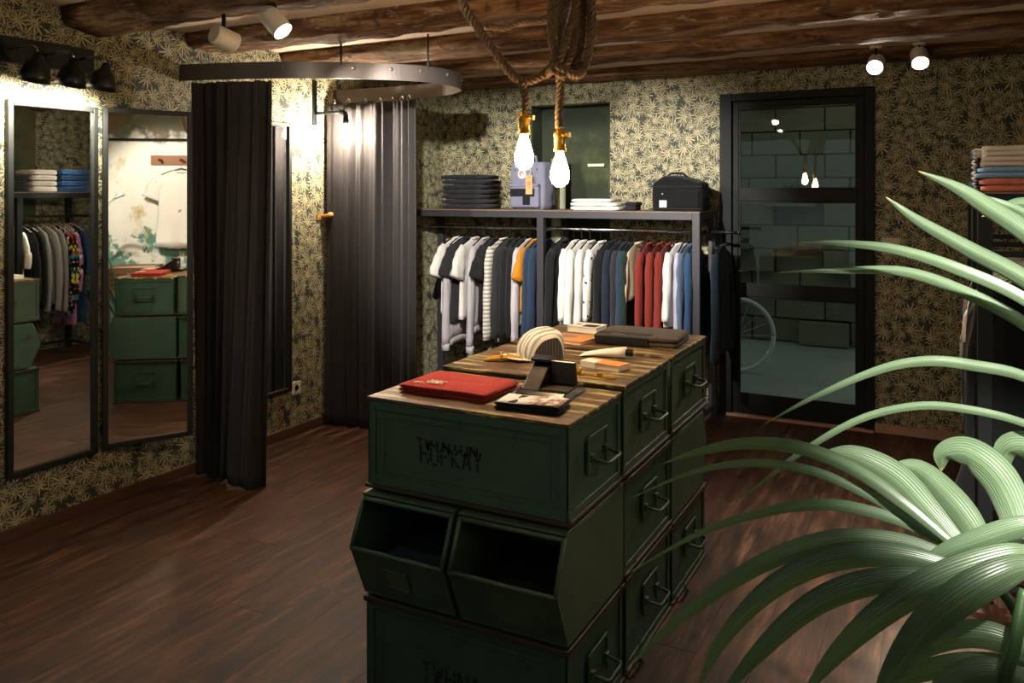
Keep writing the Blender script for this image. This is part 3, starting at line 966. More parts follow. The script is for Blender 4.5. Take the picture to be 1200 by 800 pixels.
# ================================================================== FOLDED CLOTHES
def folded(name, label, cat, w, d, h, mat, loc, rz=0.0, group=None, layers=2, seed=0, fold_y=-1, sag=0.3):
    """folded garment: layered slab whose fold is rounded on the fold_y side; local z from 0"""
    t = thing(name, label, cat, loc, rz, group)
    rr = random.Random(seed)
    lh = h / layers
    for L in range(layers):
        prof = []
        n = 12
        dd = d * rr.uniform(0.95, 1.0)
        for k in range(n + 1):      # rounded fold
            a = -PI / 2 + PI * k / n
            prof.append((-(dd / 2) + 0.0 - math.cos(a) * lh * 0.5 + lh * 0.5, lh / 2 + math.sin(a) * lh * 0.48))
        prof += [(0, lh * 0.98), (dd / 2 - 0.01, lh * 0.96), (dd / 2, lh * 0.72), (dd / 2 - 0.012, lh * 0.5), (dd / 2, lh * 0.28), (dd / 2 - 0.01, lh * 0.03), (0, 0.0)]
        if fold_y > 0:
            prof = [(-y, z) for y, z in prof]
        rings = []
        ns = 14
        off = rr.uniform(-0.006, 0.006)
        for s in range(ns + 1):
            u = s / ns * 2 - 1
            e = 1 - 0.35 * abs(u) ** 10
            ring = []
            for (y, z) in prof:
                nv = Vector((u * 3 + seed * 7.3, y * 14, L * 3.1 + z * 5))
                zz = z * e + lh * (0.5 - 0.5 * e)
                zz += mnoise.noise(nv) * lh * 0.10 * sag * 3 * (1 if z > lh * 0.5 else 0.0)
                ring.append((u * w / 2 + off + mnoise.noise(nv + Vector((9, 3, 1))) * 0.004, y * (1 - 0.04 * abs(u) ** 8) + mnoise.noise(nv * 0.5) * 0.006, L * lh + zz))
            rings.append(ring)
        MB().loft(rings).build('fold', mat, t, smooth=True)
    return t


# ================================================================== RACKS
def rack(name, label, x_posts, y0, y1, ztop, rail_z, along='x', mat=None):
    """steel rack: posts, top shelf board in an angle frame, hanging rail.  For along='y' x and y swap."""
    mat = mat or MAT['rack_steel']
    t = thing(name, label, 'rack', (0, 0, 0))
    sw = (lambda a0, a1, b0, b1: (a0, a1, b0, b1)) if along == 'x' else (lambda a0, a1, b0, b1: (b0, b1, a0, a1))
    p = 0.026
    for xp in x_posts:
        for yp in (y0 + p, y1 - p):
            MB().box(*sw(xp - p, xp + p, yp - p, yp + p), 0, ztop - 0.006).build('post', mat, t, bevel=0.003)
    a, b = x_posts[0] - p, x_posts[-1] + p
    m = MB()
    for yp in (y0 + 0.001, y1 - 0.021):
        for i in range(len(x_posts) - 1):
            m.box(*sw(x_posts[i] + p, x_posts[i + 1] - p, yp, yp + 0.02), ztop - 0.056, ztop - 0.006)
    for xp in x_posts:
        m.box(*sw(xp - 0.01, xp + 0.01, y0 + 2 * p, y1 - 2 * p), ztop - 0.056, ztop - 0.006)
    m.build('shelf_frame', mat, t, bevel=0.002)
    MB().box(*sw(a, b, y0, y1), ztop - 0.006, ztop).build('shelf', MAT['shelf_wood'], t)
    yr = (y0 + y1) / 2
    e = (lambda x, y, z: (x, y, z)) if along == 'x' else (lambda x, y, z: (y, x, z))
    MB().tube([e(a + p, yr, rail_z), e((a + b) / 2, yr, rail_z), e(b - p, yr, rail_z)], 0.0125, 10).build('hanging_rail', MAT['chrome'], t, smooth=True)
    for xp in x_posts:
        for zb in (rail_z - 0.012, 0.06):
            MB().box(*sw(xp - 0.012, xp + 0.012, y0 + 2 * p, y1 - 2 * p), zb, zb + 0.024).build('cross_bar', mat, t)
    for i in range(len(x_posts) - 1):
        MB().box(*sw(x_posts[i] + p, x_posts[i + 1] - p, y1 - 0.035, y1 - 0.012), 0.06, 0.084).build('base_bar', mat, t)
    return t


rack('clothes_rack', 'slate steel clothes rack with a top shelf along the back wall', (-3.74, -2.605, -1.455), 5.42, 5.90, 1.468, 1.325)
rack('clothes_rack', 'dark steel clothes rack on the right beside the palm, with a crowded top shelf', (3.72, 4.41, 5.17), 0.12, 0.66, 1.60, 1.36, 'y', MAT['black_metal'])


# ================================================================== HANGING CLOTHES
def hanger(name, label, loc, rz, wd=0.19, mat=None, group=None):
    """hook over a rail at local z=0 (rail centre), arms along local y"""
    t = thing(name, label, 'hanger', loc, rz, group)
    pts = [(0, 0.016 * math.sin(a) , 0.002 + 0.016 * math.cos(a)) for a in [(-2.2 + 0.35 * k) for k in range(11)]]
    pts = pts[::-1]
    hk = MB().tube(pts[:-1] + [(0, -0.006, -0.02), (0, 0, -0.03), (0, 0, -0.075)], 0.002, 6)
    hk.build('hook', MAT['chrome'], t, smooth=True)
    MB().tube([(0, -wd, -0.135), (0, -wd * 0.55, -0.102), (0, 0, -0.072), (0, wd * 0.55, -0.102), (0, wd, -0.135)], [0.005, 0.007, 0.008, 0.007, 0.005], 8).build('arms', mat or MAT['black_plastic'], t, smooth=True)
    return t


def garment(name, label, cat, loc, rz, mat, hem=0.70, hw=0.235, sleeve='short', collar=None, thick=0.024, seed=0, group=None, flare=0.0, sleeve_mat=None, sw=1.0, ribs=False, hood=False):
    """garment on a hanger: plane along local y, thickness along local x, origin on the rail"""
    rr = random.Random(seed * 13 + 5)
    t = thing(name, label, cat, loc, rz, group)
    ph = [rr.uniform(0, 6.28) for _ in range(6)]
    N = 26
    rings = []
    levels = [(-0.078, 0.050, 0.6), (-0.082, 0.085, 0.62), (-0.10, 0.135, 0.66), (-0.122, 0.178, 0.75), (-0.15, 0.205, 0.9)]
    z = -0.20
    steps = 11
    for k in range(steps):
        u = k / (steps - 1)
        zz = -0.20 + (-hem + 0.20) * u
        levels.append((zz, 0.208 + (hw - 0.208) * u + flare * u * u, 1.0 + 0.25 * u))
    for (zz, w, th) in levels:
        ring = []
        dz = -zz / hem
        for k in range(N):
            a = 2 * PI * k / N
            cy_, cx_ = math.cos(a), math.sin(a)
            yy = w * math.copysign(abs(cy_) ** 0.8, cy_)
            fold = 1 + dz * (0.32 * math.sin(yy * 34 + ph[0] + dz * 2) + 0.18 * math.sin(yy * 71 + ph[1]))
            xx = thick * th * math.copysign(abs(cx_) ** 0.75, cx_) * fold + dz * 0.012 * math.sin(yy * 17 + ph[2])
            zj = zz + (0.010 * math.sin(yy * 21 + ph[3]) * dz if zz < -hem + 0.01 else 0)
            ring.append((xx, yy, zj))
        rings.append(ring)
    body = MB().loft(rings).build('body', mat, t, smooth=True)
    if ribs:
        MB().loft([[(x * 0.93, y * 0.9, z_) for x, y, z_ in rings[-1]], [(x * 0.9, y * 0.88, z_ - 0.05) for x, y, z_ in rings[-1]]]).build('waistband', sleeve_mat or mat, t, smooth=True)
    smat = sleeve_mat or mat
    for s in (-1, 1):
        m = MB()
        if sleeve == 'short':
            path = spline([(0, s * 0.165, -0.165), (0.004, s * 0.215, -0.20), (0.01, s * 0.262, -0.27), (0.012, s * 0.30, -0.365)], 4)
            rad = lambda u: (0.026 + 0.010 * u, 0.062 + 0.03 * u)
        else:
            L = sleeve if isinstance(sleeve, (int, float)) else 0.66
            path = spline([(0, s * 0.165, -0.165), (0.004, s * 0.212, -0.215), (0.012, s * 0.245, -0.34), (0.014, s * 0.262, -0.16 - L * 0.62), (0.008, s * 0.262, -0.16 - L)], 5)
            rad = lambda u: (0.028 - 0.004 * u, 0.060 - 0.020 * u)
        rg = []
        for i, p in enumerate(path):
            u = i / (len(path) - 1)
            tg = (path[min(i + 1, len(path) - 1)] - path[max(i - 1, 0)]).normalized()
            nx = Vector((1, 0, 0))
            ny = tg.cross(nx).normalized()
            a_, b_ = rad(u)
            a_, b_ = a_ * sw, b_ * sw
            ring = []
            for k in range(14):
                an = 2 * PI * k / 14
                w_ = 1 + 0.12 * math.sin(3 * an + 9 * u + ph[4]) * u + 0.06 * math.sin(22 * u + ph[5])
                ring.append(p + nx * math.cos(an) * a_ * w_ + ny * math.sin(an) * b_ * w_)
            rg.append(ring)
        m.loft(rg).build('sleeve', smat, t, smooth=True)
        if ribs:
            p, q = path[-1], path[-1] + (path[-1] - path[-2]).normalized() * 0.05
            MB().tube([p, (p + q) / 2, q], [0.033, 0.030, 0.031], 12).build('cuff', smat, t, smooth=True)
    cm = collar if collar else mat
    nk = MB()
    nk.tube([(0.030 * math.cos(a * PI / 8), 0.062 * math.sin(a * PI / 8), -0.083 + 0.012 * math.cos(a * PI / 8)) for a in range(17)], 0.009 if not hood else 0.024, 8)
    nk.build('collar' if not hood else 'hood', cm, t, smooth=True)
    return t


F = fabric
WHITE, WHITE2, LILAC = F('e6e3dc'), F('d9d6d2'), F('b9b3b8')
STRIPE = striped('striped_jersey', 'cfcabd', '8d8a82', 2, 210, 0.42)
SPOT = blobs('spotted_cotton', 'e2dfd8', ['1c2227'], 30, 0.70, 0.0)
CHAR, BLACK, NAVY, NAVY2, DENIM = F('2c2d30'), F('1a1c1e'), F('1e2836'), F('26384f'), F('2c4a6e')
RUST, MUST, GREEND, CREAM, BLUEGREY = F('7c2b22'), F('b97a1c'), F('1f2f2a'), F('cfc0a0'), F('56667c')
YR = 5.66


def hang(px_list_x, label, cat, name, **kw):
    x = px_list_x
    rz = kw.pop('rz', random.uniform(-0.06, 0.06))
    o = garment(name, label, cat, (x, YR, 1.312), rz, seed=int(abs(x) * 1000), **kw)
    hanger('clothes_hanger', 'hanger of the ' + label.replace(',', ''), (x, YR, 1.3225), rz)
    return o


C = 'clothes on the back rack'
ROW = [
    (-3.462, 'white T-shirt, leftmost on the back rack', 'shirt', 't_shirt', dict(mat=WHITE, hem=0.66, sleeve='short')),
    (-3.415, 'white and grey long sleeved shirt, right behind the leftmost T-shirt', 'shirt', 'long_sleeved_shirt', dict(mat=LILAC, hem=0.84, sleeve=0.72, ribs=True)),
    (-3.376, 'dark grey T-shirt, between the white shirts far left', 'shirt', 't_shirt', dict(mat=CHAR, hem=0.72, sleeve='short')),
    (-3.299, 'white wide T-shirt, second white T-shirt from the left on the back rack', 'shirt', 't_shirt', dict(mat=WHITE, hem=0.70, sleeve='short')),
    (-3.207, 'pale grey sweatshirt, with long sleeves beside the striped jersey', 'sweater', 'sweatshirt', dict(mat=LILAC, hem=0.74, sleeve=0.72, ribs=True)),
    (-3.117, 'black T-shirt, hidden left of the striped jersey', 'shirt', 't_shirt', dict(mat=BLACK, hem=0.70, sleeve='short')),
    (-3.042, 'finely striped grey long sleeved jersey, only striped one on the back rack', 'shirt', 'long_sleeved_shirt', dict(mat=STRIPE, hem=0.66, sleeve=0.66)),
    (-2.976, 'charcoal jacket, right of the striped jersey on the back rack', 'jacket', 'jacket', dict(mat=CHAR, hem=0.74, sleeve=0.64)),
    (-2.918, 'black jacket, second dark one right of the striped jersey', 'jacket', 'jacket', dict(mat=BLACK, hem=0.76, sleeve=0.62)),
    (-2.867, 'black knit sweater, left of the pale lilac shirt', 'sweater', 'sweater', dict(mat=BLACK, hem=0.70, sleeve=0.62)),
    (-2.816, 'pale lilac long sleeved shirt, behind the mustard T-shirt', 'shirt', 'long_sleeved_shirt', dict(mat=LILAC, hem=0.70, sleeve=0.67)),
    (-2.766, 'mustard yellow T-shirt, only yellow one on the back rack', 'shirt', 't_shirt', dict(mat=MUST, hem=0.60, sleeve='short')),
    (-2.710, 'navy denim shirt, right of the mustard T-shirt', 'shirt', 'long_sleeved_shirt', dict(mat=NAVY2, hem=0.72, sleeve=0.66)),
    (-2.668, 'dark navy shirt, next to the middle post of the back rack', 'shirt', 'long_sleeved_shirt', dict(mat=NAVY2, hem=0.72, sleeve=0.66)),
    (-2.530, 'black shirt, just right of the middle post of the back rack', 'shirt', 'long_sleeved_shirt', dict(mat=BLACK, hem=0.70, sleeve=0.62)),
    (-2.440, 'white wide short sleeved shirt, leftmost white one in the right bay', 'shirt', 't_shirt', dict(mat=WHITE, hem=0.68, sleeve=0.47)),
    (-2.375, 'white shirt, second white one in the right bay', 'shirt', 'long_sleeved_shirt', dict(mat=WHITE, hem=0.70, sleeve=0.56)),
    (-2.310, 'plain white shirt, left of the spotted shirt', 'shirt', 'long_sleeved_shirt', dict(mat=WHITE2, hem=0.72, sleeve=0.60)),
    (-2.225, 'white shirt with black spots, only spotted one on the rack', 'shirt', 'long_sleeved_shirt', dict(mat=SPOT, hem=0.66, sleeve=0.46)),
    (-2.150, 'black sweatshirt, right of the spotted shirt', 'sweater', 'sweatshirt', dict(mat=BLACK, hem=0.74, sleeve=0.66)),
    (-2.092, 'dark navy sweatshirt, second dark one right of the spotted shirt', 'sweater', 'sweatshirt', dict(mat=NAVY, hem=0.74, sleeve=0.66)),
    (-2.045, 'charcoal cardigan, left of the thin blue shirt', 'sweater', 'cardigan', dict(mat=CHAR, hem=0.74, sleeve=0.66)),
    (-2.003, 'thin dark blue shirt, in the middle of the right bay', 'shirt', 'long_sleeved_shirt', dict(mat=NAVY2, hem=0.68, sleeve=0.62, thick=0.02)),
    (-1.975, 'dark green shirt, beside the cream edged cardigan', 'shirt', 'long_sleeved_shirt', dict(mat=GREEND, hem=0.68, sleeve=0.62, thick=0.02)),
    (-1.945, 'cream cardigan, thin pale strip left of the rust red sweaters', 'sweater', 'cardigan', dict(mat=CREAM, hem=0.46, hw=0.21, sleeve=0.36, thick=0.014, sw=0.42)),
    (-1.860, 'rust red sweater, leftmost of the three red ones', 'sweater', 'sweater', dict(mat=RUST, hem=0.74, sleeve=0.70)),
    (-1.785, 'rust red sweater, middle of the three red ones', 'sweater', 'sweater', dict(mat=RUST, hem=0.74, sleeve=0.70)),
    (-1.722, 'rust red sweater, rightmost of the three red ones', 'sweater', 'sweater', dict(mat=RUST, hem=0.74, sleeve=0.70)),
    (-1.650, 'white short sleeved T-shirt, right of the red sweaters', 'shirt', 't_shirt', dict(mat=WHITE, hem=0.62, sleeve=0.42)),
    (-1.600, 'pale lilac shirt, right of the last white T-shirt', 'shirt', 'long_sleeved_shirt', dict(mat=F('a9a9bc'), hem=0.70, sleeve=0.66)),
    (-1.565, 'blue grey shirt, fourth from the right post of the back rack', 'shirt', 'long_sleeved_shirt', dict(mat=BLUEGREY, hem=0.66, sleeve=0.60)),
    (-1.53, 'blue denim shirt, against the right post of the back rack', 'shirt', 'long_sleeved_shirt', dict(mat=DENIM, hem=0.70, sleeve=0.62)),
]
for x, lab, cat, nm, kw in ROW:
    kw = dict(kw)
    hang(x, lab, cat, nm, group=None, **kw)
# a short arm rail carries on past the right post
t = thing('side_rail', 'short hanging rail beyond the right post of the back rack', 'rail', (-1.43, YR, 1.325))
MB().tube([(0, 0, 0), (0.12, 0, 0), (0.20, 0, 0)], 0.011, 10).build('bar', MAT['black_metal'], t, smooth=True)
MB().lathe([(0, 0.2), (0.016, 0.2), (0.016, 0.212), (0, 0.212)], 12, Matrix.Rotation(PI / 2, 4, 'Y')).build('end_cap', MAT['black_metal'], t)
MB().box(-0.004, 0.006, -0.03, 0.03, -0.03, 0.03).build('flange', MAT['black_metal'], t)
garment('jacket', 'dark navy jacket hanging past the right post of the back rack, next to the door', 'jacket', (-1.345, YR, 1.312), 0.03, F('182634'), hem=0.80, sleeve=0.68, seed=77)
hanger('clothes_hanger', 'black clothes hanger carrying the navy jacket next to the door', (-1.345, YR, 1.3225), 0.03)

# ---- right rack, garments across the rail (which runs along y at x=0.39)
XR = 0.39
PRINT = blobs('bright_print_cotton', '15161c', ['c8452e', '2f8fa8', 'd8d24a', 'c76fb0', 'e8e4da'], 11, 0.63, 1.0)
PINKP = blobs('pink_print_cotton', 'b77fae', ['1c1a22', 'e6dfe2'], 12, 0.63, 0.6)
RROW = [
    (3.86, 'long black parka, nearest garment on the right rack', 'jacket', 'parka', dict(mat=F('17191a'), hem=1.02, hw=0.27, sleeve=0.72, thick=0.034, flare=0.10)),
    (3.97, 'dark olive brown coat, second garment on the right rack', 'jacket', 'coat', dict(mat=F('3a3226'), hem=0.98, hw=0.27, sleeve=0.70, thick=0.034)),
    (4.08, 'black padded jacket, third garment on the right rack', 'jacket', 'jacket', dict(mat=F('1b1d1f'), hem=0.80, sleeve=0.68, thick=0.034)),
    (4.19, 'dark navy coat, fourth garment on the right rack', 'jacket', 'coat', dict(mat=NAVY, hem=0.90, sleeve=0.68, thick=0.034)),
    (4.30, 'black hooded jacket, just before the middle post of the right rack', 'jacket', 'jacket', dict(mat=BLACK, hem=0.80, sleeve=0.68)),
    (4.47, 'white T-shirt, mirrored at the left edge of the nearer mirror', 'shirt', 't_shirt', dict(mat=WHITE, hem=0.62, hw=0.21, sleeve=0.30)),
    (4.55, 'black shirt, mirrored between the white T-shirt and the grey coats', 'shirt', 'long_sleeved_shirt', dict(mat=BLACK, hem=0.76, sleeve=0.66)),
    (4.61, 'black jacket, mirrored right beside the grey coats', 'jacket', 'jacket', dict(mat=BLACK, hem=0.80, sleeve=0.66)),
    (4.68, 'pale grey wool coat, leftmost of three in the mirror', 'jacket', 'coat', dict(mat=F('8f8e8d'), hem=0.82, sleeve=0.72)),
    (4.755, 'pale grey wool coat, middle of three in the mirror', 'jacket', 'coat', dict(mat=F('989796'), hem=0.82, sleeve=0.72)),
    (4.83, 'pale grey wool coat, rightmost of three in the mirror', 'jacket', 'coat', dict(mat=F('8f8e8d'), hem=0.84, sleeve=0.74)),
    (4.885, 'black shirt with bright colourful print, left one in the mirror', 'shirt', 'long_sleeved_shirt', dict(mat=PRINT, hem=0.90, sleeve=0.66)),
    (4.935, 'black shirt with bright colourful print, beside the pink one in the mirror', 'shirt', 'long_sleeved_shirt', dict(mat=PRINT, hem=0.92, sleeve=0.66)),
    (4.99, 'pink printed dress with black and white pattern, seen in the mirror', 'dress', 'dress', dict(mat=PINKP, hem=1.06, sleeve=0.56)),
    (5.05, 'blue denim overall, right of the pink dress in the mirror', 'trousers', 'overall', dict(mat=DENIM, hem=1.04, sleeve=0.4)),
]
for y, lab, cat, nm, kw in RROW:
    rz = PI / 2 + random.uniform(-0.07, 0.07)
    garment(nm, lab, cat, (XR, y, 1.347), rz, seed=int(y * 1000), **kw)
    hanger('clothes_hanger', 'hanger of the ' + lab.replace(',', ''), (XR, y, 1.3575), rz, mat=MAT['cord_white'])

# ================================================================== THINGS ON THE BACK RACK'S SHELF
ZS = 1.4685
for i in range(7):
    nm = ['lowest of the stack', 'second from the bottom', 'third from the bottom', 'fourth from the bottom', 'fifth from the bottom', 'sixth from the bottom', 'topmost of the stack'][i]
    folded('folded_jeans', 'folded black jeans on the back shelf, ' + nm, 'jeans', 0.37 + random.uniform(-0.025, 0.02), 0.29, 0.037, F('27272b'), (-3.32 + random.uniform(-0.012, 0.012), 5.655, ZS + i * 0.0385), random.uniform(-0.06, 0.06), 'black jeans stacked on the back shelf', 1, i + 3)
for i, (w, h, lab) in enumerate(((0.37, 0.030, 'folded white shirt on the back shelf, lowest of the pale pile'), (0.35, 0.026, 'folded white shirt on the back shelf, middle of the pale pile'), (0.30, 0.026, 'folded white shirt on the back shelf, top of the pale pile'))):
    folded('folded_shirt', lab, 'shirt', w, 0.27, h, WHITE, (-2.22 - i * 0.012, 5.64, ZS + (0, 0.031, 0.058)[i]), 0.03 * i, 'white shirts folded on the back shelf', 1, i + 20)
folded('folded_shirt', 'small folded black shirt on the back shelf, right beside the pale pile', 'shirt', 0.085, 0.22, 0.062, F('202226'), (-1.975, 5.66, ZS), 0.12, None, 2, 31)


def backpack(loc, rz):
    t = thing('backpack', 'boxy slate blue backpack with a round badge and cardboard tag on the back shelf', 'backpack', loc, rz)
    w, d, h = 0.155, 0.075, 0.355
    cloth = fabric('77798e')
    rings = []
    for j in range(13):
        v = j / 12
        sc = 1 - 0.10 * abs(2 * v - 1) ** 6
        ring = []
        for k in range(32):
            a = 2 * PI * k / 32
            ca, sa = math.cos(a), math.sin(a)
            x = w * math.copysign(abs(ca) ** 0.3, ca) * sc
            y = d * math.copysign(abs(sa) ** 0.35, sa) * sc
            nz = mnoise.noise(Vector((x * 14, y * 14, v * 6))) * 0.006
            ring.append((x + nz, y + nz, v * h))
        rings.append(ring)
    MB().loft(rings).build('body', cloth, t, smooth=True)
    # sewn-on front pocket with its flap
    rings = []
    for j in range(9):
        v = j / 8
        rings.append([((0.128 * math.copysign(abs(math.cos(2 * PI * k / 24)) ** 0.35, math.cos(2 * PI * k / 24))), -d - 0.012 + 0.026 * math.copysign(abs(math.sin(2 * PI * k / 24)) ** 0.4, math.sin(2 * PI * k / 24)) + mnoise.noise(Vector((k, v * 5, 2))) * 0.004, 0.018 + v * 0.165) for k in range(24)])
    MB().loft(rings).build('front_pocket', cloth, t, smooth=True)
    MB().box(-0.132, 0.132, -d - 0.046, -d - 0.004, 0.172, 0.192).build('pocket_flap', cloth, t, bevel=0.006)
    MB().box(-0.118, 0.10, -d - 0.0435, -d - 0.036, 0.098, 0.158).box(-0.005, 0.06, -d - 0.0435, -d - 0.036, 0.035, 0.12).build('dark_panel', F('191b20'), t, bevel=0.004)
    R = Matrix.Translation((-0.035, -d - 0.002, 0.268)) @ Matrix.Rotation(PI / 2, 4, 'X')
    bd = MB().lathe([(0, 0), (0.036, 0), (0.036, 0.004), (0, 0.005)], 20, R).build('badge', MAT['paper'], t)
    red = plain('badge_red', 'c4402f', 0.7, 0, 0.05)
    m = MB()
    m.tube([R @ Vector((0.016 * math.cos(a * 0.42), 0.016 * math.sin(a * 0.42), 0.005)) for a in range(13)], [0.002 + 0.0045 * math.sin(PI * k / 12) for k in range(13)], 6)
    m.tube([R @ Vector(q) for q in ((0.005, 0.0, 0.005), (0.010, 0.006, 0.005), (0.012, 0.0, 0.005))], 0.003, 6)
    m.tube([R @ Vector((0.029 * math.cos(a * PI / 12), 0.029 * math.sin(a * PI / 12), 0.0045)) for a in range(25)], 0.0012, 5)
    m.build('emblem', red, bd, smooth=True)
    for s in (-1, 1):
        MB().tube([(s * 0.10, -d - 0.004, 0.30), (s * 0.10, -d - 0.012, 0.30), (s * 0.10, -d - 0.004, 0.346)], 0.007, 6).build('strap_snap', F('3a4054'), t)
    MB().tube([(-0.05, 0, h - 0.005), (-0.045, -0.01, h + 0.045), (0, -0.015, h + 0.062), (0.045, -0.01, h + 0.045), (0.05, 0, h - 0.005)], 0.009, 8).build('top_handle', F('7d7f8c'), t, smooth=True)
    MB().box(-w - 0.006, w + 0.006, d - 0.012, d + 0.022, 0.03, h - 0.03).build('back_panel', F('2b2f3a'), t, bevel=0.01)
    tg = MB().box(0.032, 0.092, -d - 0.056, -d - 0.053, 0.115, 0.258).build('hang_tag', plain('kraft_card', 'c09768', 0.8, 0, 0.06), t, bevel=0.001)
    m = MB()
    for zz, ww in ((0.238, 0.03), (0.205, 0.038), (0.195, 0.03), (0.185, 0.036), (0.165, 0.024)):
        m.box(0.062 - ww / 2, 0.062 + ww / 2, -d - 0.0565, -d - 0.0559, zz, zz + 0.004)
    m.build('tag_print', plain('tag_ink', '7e4a28', 0.8, 0, 0), tg)
    MB().tube(spline([(0.062, -d - 0.054, 0.252), (0.055, -d - 0.02, 0.29), (0.03, -d - 0.012, 0.33), (0.06, -d, 0.375), (0.045, 0.0, 0.40)], 6), 0.0028, 6).build('tag_string', MAT['cord_white'], t, smooth=True)
    return t


backpack((-2.768, 5.615, ZS), -0.12)


def duffel(loc, rz):
    t = thing('bag', 'boxy black bag with a small white patch at the right end of the back shelf', 'bag', loc, rz)
    blk = F('141517')
    prof = [(-0.178, 0), (0.178, 0), (0.182, 0.10), (0.172, 0.196), (0.10, 0.222), (0.0, 0.246), (-0.10, 0.246), (-0.165, 0.205), (-0.182, 0.19), (-0.184, 0.09)]
    rings = []
    for k in range(9):
        v = k / 8 * 2 - 1
        s = 1 - 0.06 * abs(v) ** 6
        rings.append([(x * s, v * 0.10, z * s) for x, z in prof])
    o = MB().loft(rings).build('body', blk, t, bevel=0.012)
    MB().box(-0.186, 0.186, -0.104, -0.098, 0.165, 0.173).box(-0.186, 0.186, -0.104, -0.098, 0.016, 0.022).build('seam', F('232528'), t)
    MB().box(-0.118, -0.066, -0.1065, -0.099, 0.026, 0.074).build('white_patch', MAT['paper'], t, bevel=0.001)
    m = MB()
    for zz, ww in ((0.058, 0.03), (0.048, 0.038), (0.04, 0.024)):
        m.box(-0.092 - ww / 2, -0.092 + ww / 2, -0.1072, -0.1064, zz, zz + 0.003)
    m.build('patch_print', plain('patch_ink', '8c8c90', 0.8, 0, 0), t)
    for x_ in (-0.1, 0.14, 0.158):
        MB().lathe([(0, 0), (0.007, 0), (0.006, 0.004), (0, 0.005)], 10, Matrix.Translation((x_, -0.1, 0.118 if x_ < 0 else 0.105)) @ Matrix.Rotation(PI / 2, 4, 'X')).build('snap', MAT['chrome'], t)
    MB().box(0.015, 0.165, -0.112, -0.1, 0.03, 0.14).build('side_pocket', blk, t, bevel=0.006)
    MB().tube([(-0.09, -0.03, 0.238), (-0.06, -0.03, 0.262), (0.02, -0.03, 0.262), (0.06, -0.03, 0.232)], 0.008, 8).build('carry_handle', F('1c1e20'), t, smooth=True)
    return t


duffel((-1.615, 5.63, ZS), -0.08)

# right rack shelf: pale, blue and coral pieces at its near end, more piles seen in the mirror
ZR = 1.6005
RP = [
    # x, y, w, d, h, colour, label
    (0.27, 3.83, 0.26, 0.24, 0.055, 'd07a68', 'coral folded knit on the right rack shelf, lowest of the near pile'),
    (0.255, 3.85, 0.25, 0.24, 0.045, '7ea6cf', 'blue and white folded shirt on the right rack shelf, second in the near pile'),
    (0.265, 3.86, 0.25, 0.24, 0.04, 'd8c8c4', 'pale pink folded shirt on the right rack shelf, third in the near pile'),
    (0.275, 3.86, 0.27, 0.24, 0.04, 'd8d2cb', 'white folded shirt on the right rack shelf, top of the near pile'),
]
zc = ZR
for i, (x, y, w, d, h, c, lab) in enumerate(RP):
    folded('folded_shirt', lab, 'shirt', w, d, h, F(c), (x, y, zc), random.uniform(-0.1, 0.1), 'shirts folded on the right rack shelf', 2, 40 + i)
    zc += h + 0.001


def rolled(label, x, y, z, r, ln, c, rz):
    t = thing('rolled_shirt', label, 'shirt', (x, y, z + r), rz, 'rolled shirts on the right rack shelf')
    pts = []
    for k in range(60):
        a = k * 0.30
        rad = r * (0.25 + 0.75 * k / 59)
        pts.append((rad * math.cos(a), rad * math.sin(a)))
    o = MB().loft([[(xx, -ln / 2, zz) for xx, zz in pts], [(xx, 0, zz * 0.97) for xx, zz in pts], [(xx, ln / 2, zz) for xx, zz in pts]], cap=False, closed=False).build('roll', F(c), t, smooth=True)
    sd = o.modifiers.new('thick', 'SOLIDIFY')
    sd.thickness = r * 0.18
    sd.offset = -1
    MB().lathe([(0, -ln / 2 + 0.01), (r * 0.86, -ln / 2 + 0.01), (r * 0.9, 0), (r * 0.86, ln / 2 - 0.01), (0, ln / 2 - 0.01)], 20, Matrix.Rotation(PI / 2, 4, 'X')).build('core', F(c), t, smooth=True)
    return t


rolled('rolled grey shirt on the right rack shelf, lowest beside the coral knit', 0.47, 3.80, ZR, 0.030, 0.2, '9590a3', 0.2)
rolled('rolled grey shirt on the right rack shelf, middle one beside the coral knit', 0.455, 3.82, ZR + 0.062, 0.030, 0.2, '8d88a0', 0.15)
rolled('rolled lilac shirt on the right rack shelf, topmost beside the white shirt', 0.46, 3.83, ZR + 0.124, 0.030, 0.2, 'a39fae', 0.1)
for i in range(4):
    lab = ['lowest', 'second from below', 'third from below', 'topmost'][i]
    folded('folded_sweater', 'folded pale grey sweater on the right rack shelf, ' + lab + ' in the mirrored pile', 'sweater', 0.24, 0.29, 0.052, F('b3aca6'), (0.27, 4.645, ZR + i * 0.053), PI / 2 + random.uniform(-0.05, 0.05), 'pale sweaters stacked on the right rack shelf', 1, 60 + i)
    folded('folded_jeans', 'folded blue jeans on the right rack shelf, ' + lab + ' in the mirrored pile', 'jeans', 0.29, 0.29, 0.054, F(['2b4c78', '33588a', '284a74', '3a6294'][i]), (0.27, 4.94, ZR + i * 0.055), PI / 2 + random.uniform(-0.08, 0.08), 'blue jeans stacked on the right rack shelf', 1, 70 + i)
for i in range(3):
    folded('folded_sweater', 'folded black sweater on the right rack shelf, ' + ['lowest', 'middle', 'topmost'][i] + ' of the dark pile', 'sweater', 0.22, 0.29, 0.052, F('191b1d'), (0.27, 4.38, ZR + i * 0.053), PI / 2, 'black sweaters stacked on the right rack shelf', 2, 80 + i)
t = thing('price_card', 'round white price card lying on the blue jeans seen in the mirror', 'card', (0.25, 4.92, ZR + 0.2205))
MB().lathe([(0, 0), (0.05, 0), (0.05, 0.002), (0, 0.002)], 18).build('card', MAT['paper'], t)
MB().box(-0.025, 0.025, -0.002, 0.002, 0.002, 0.0026).build('card_print', MAT['stencil'], t)

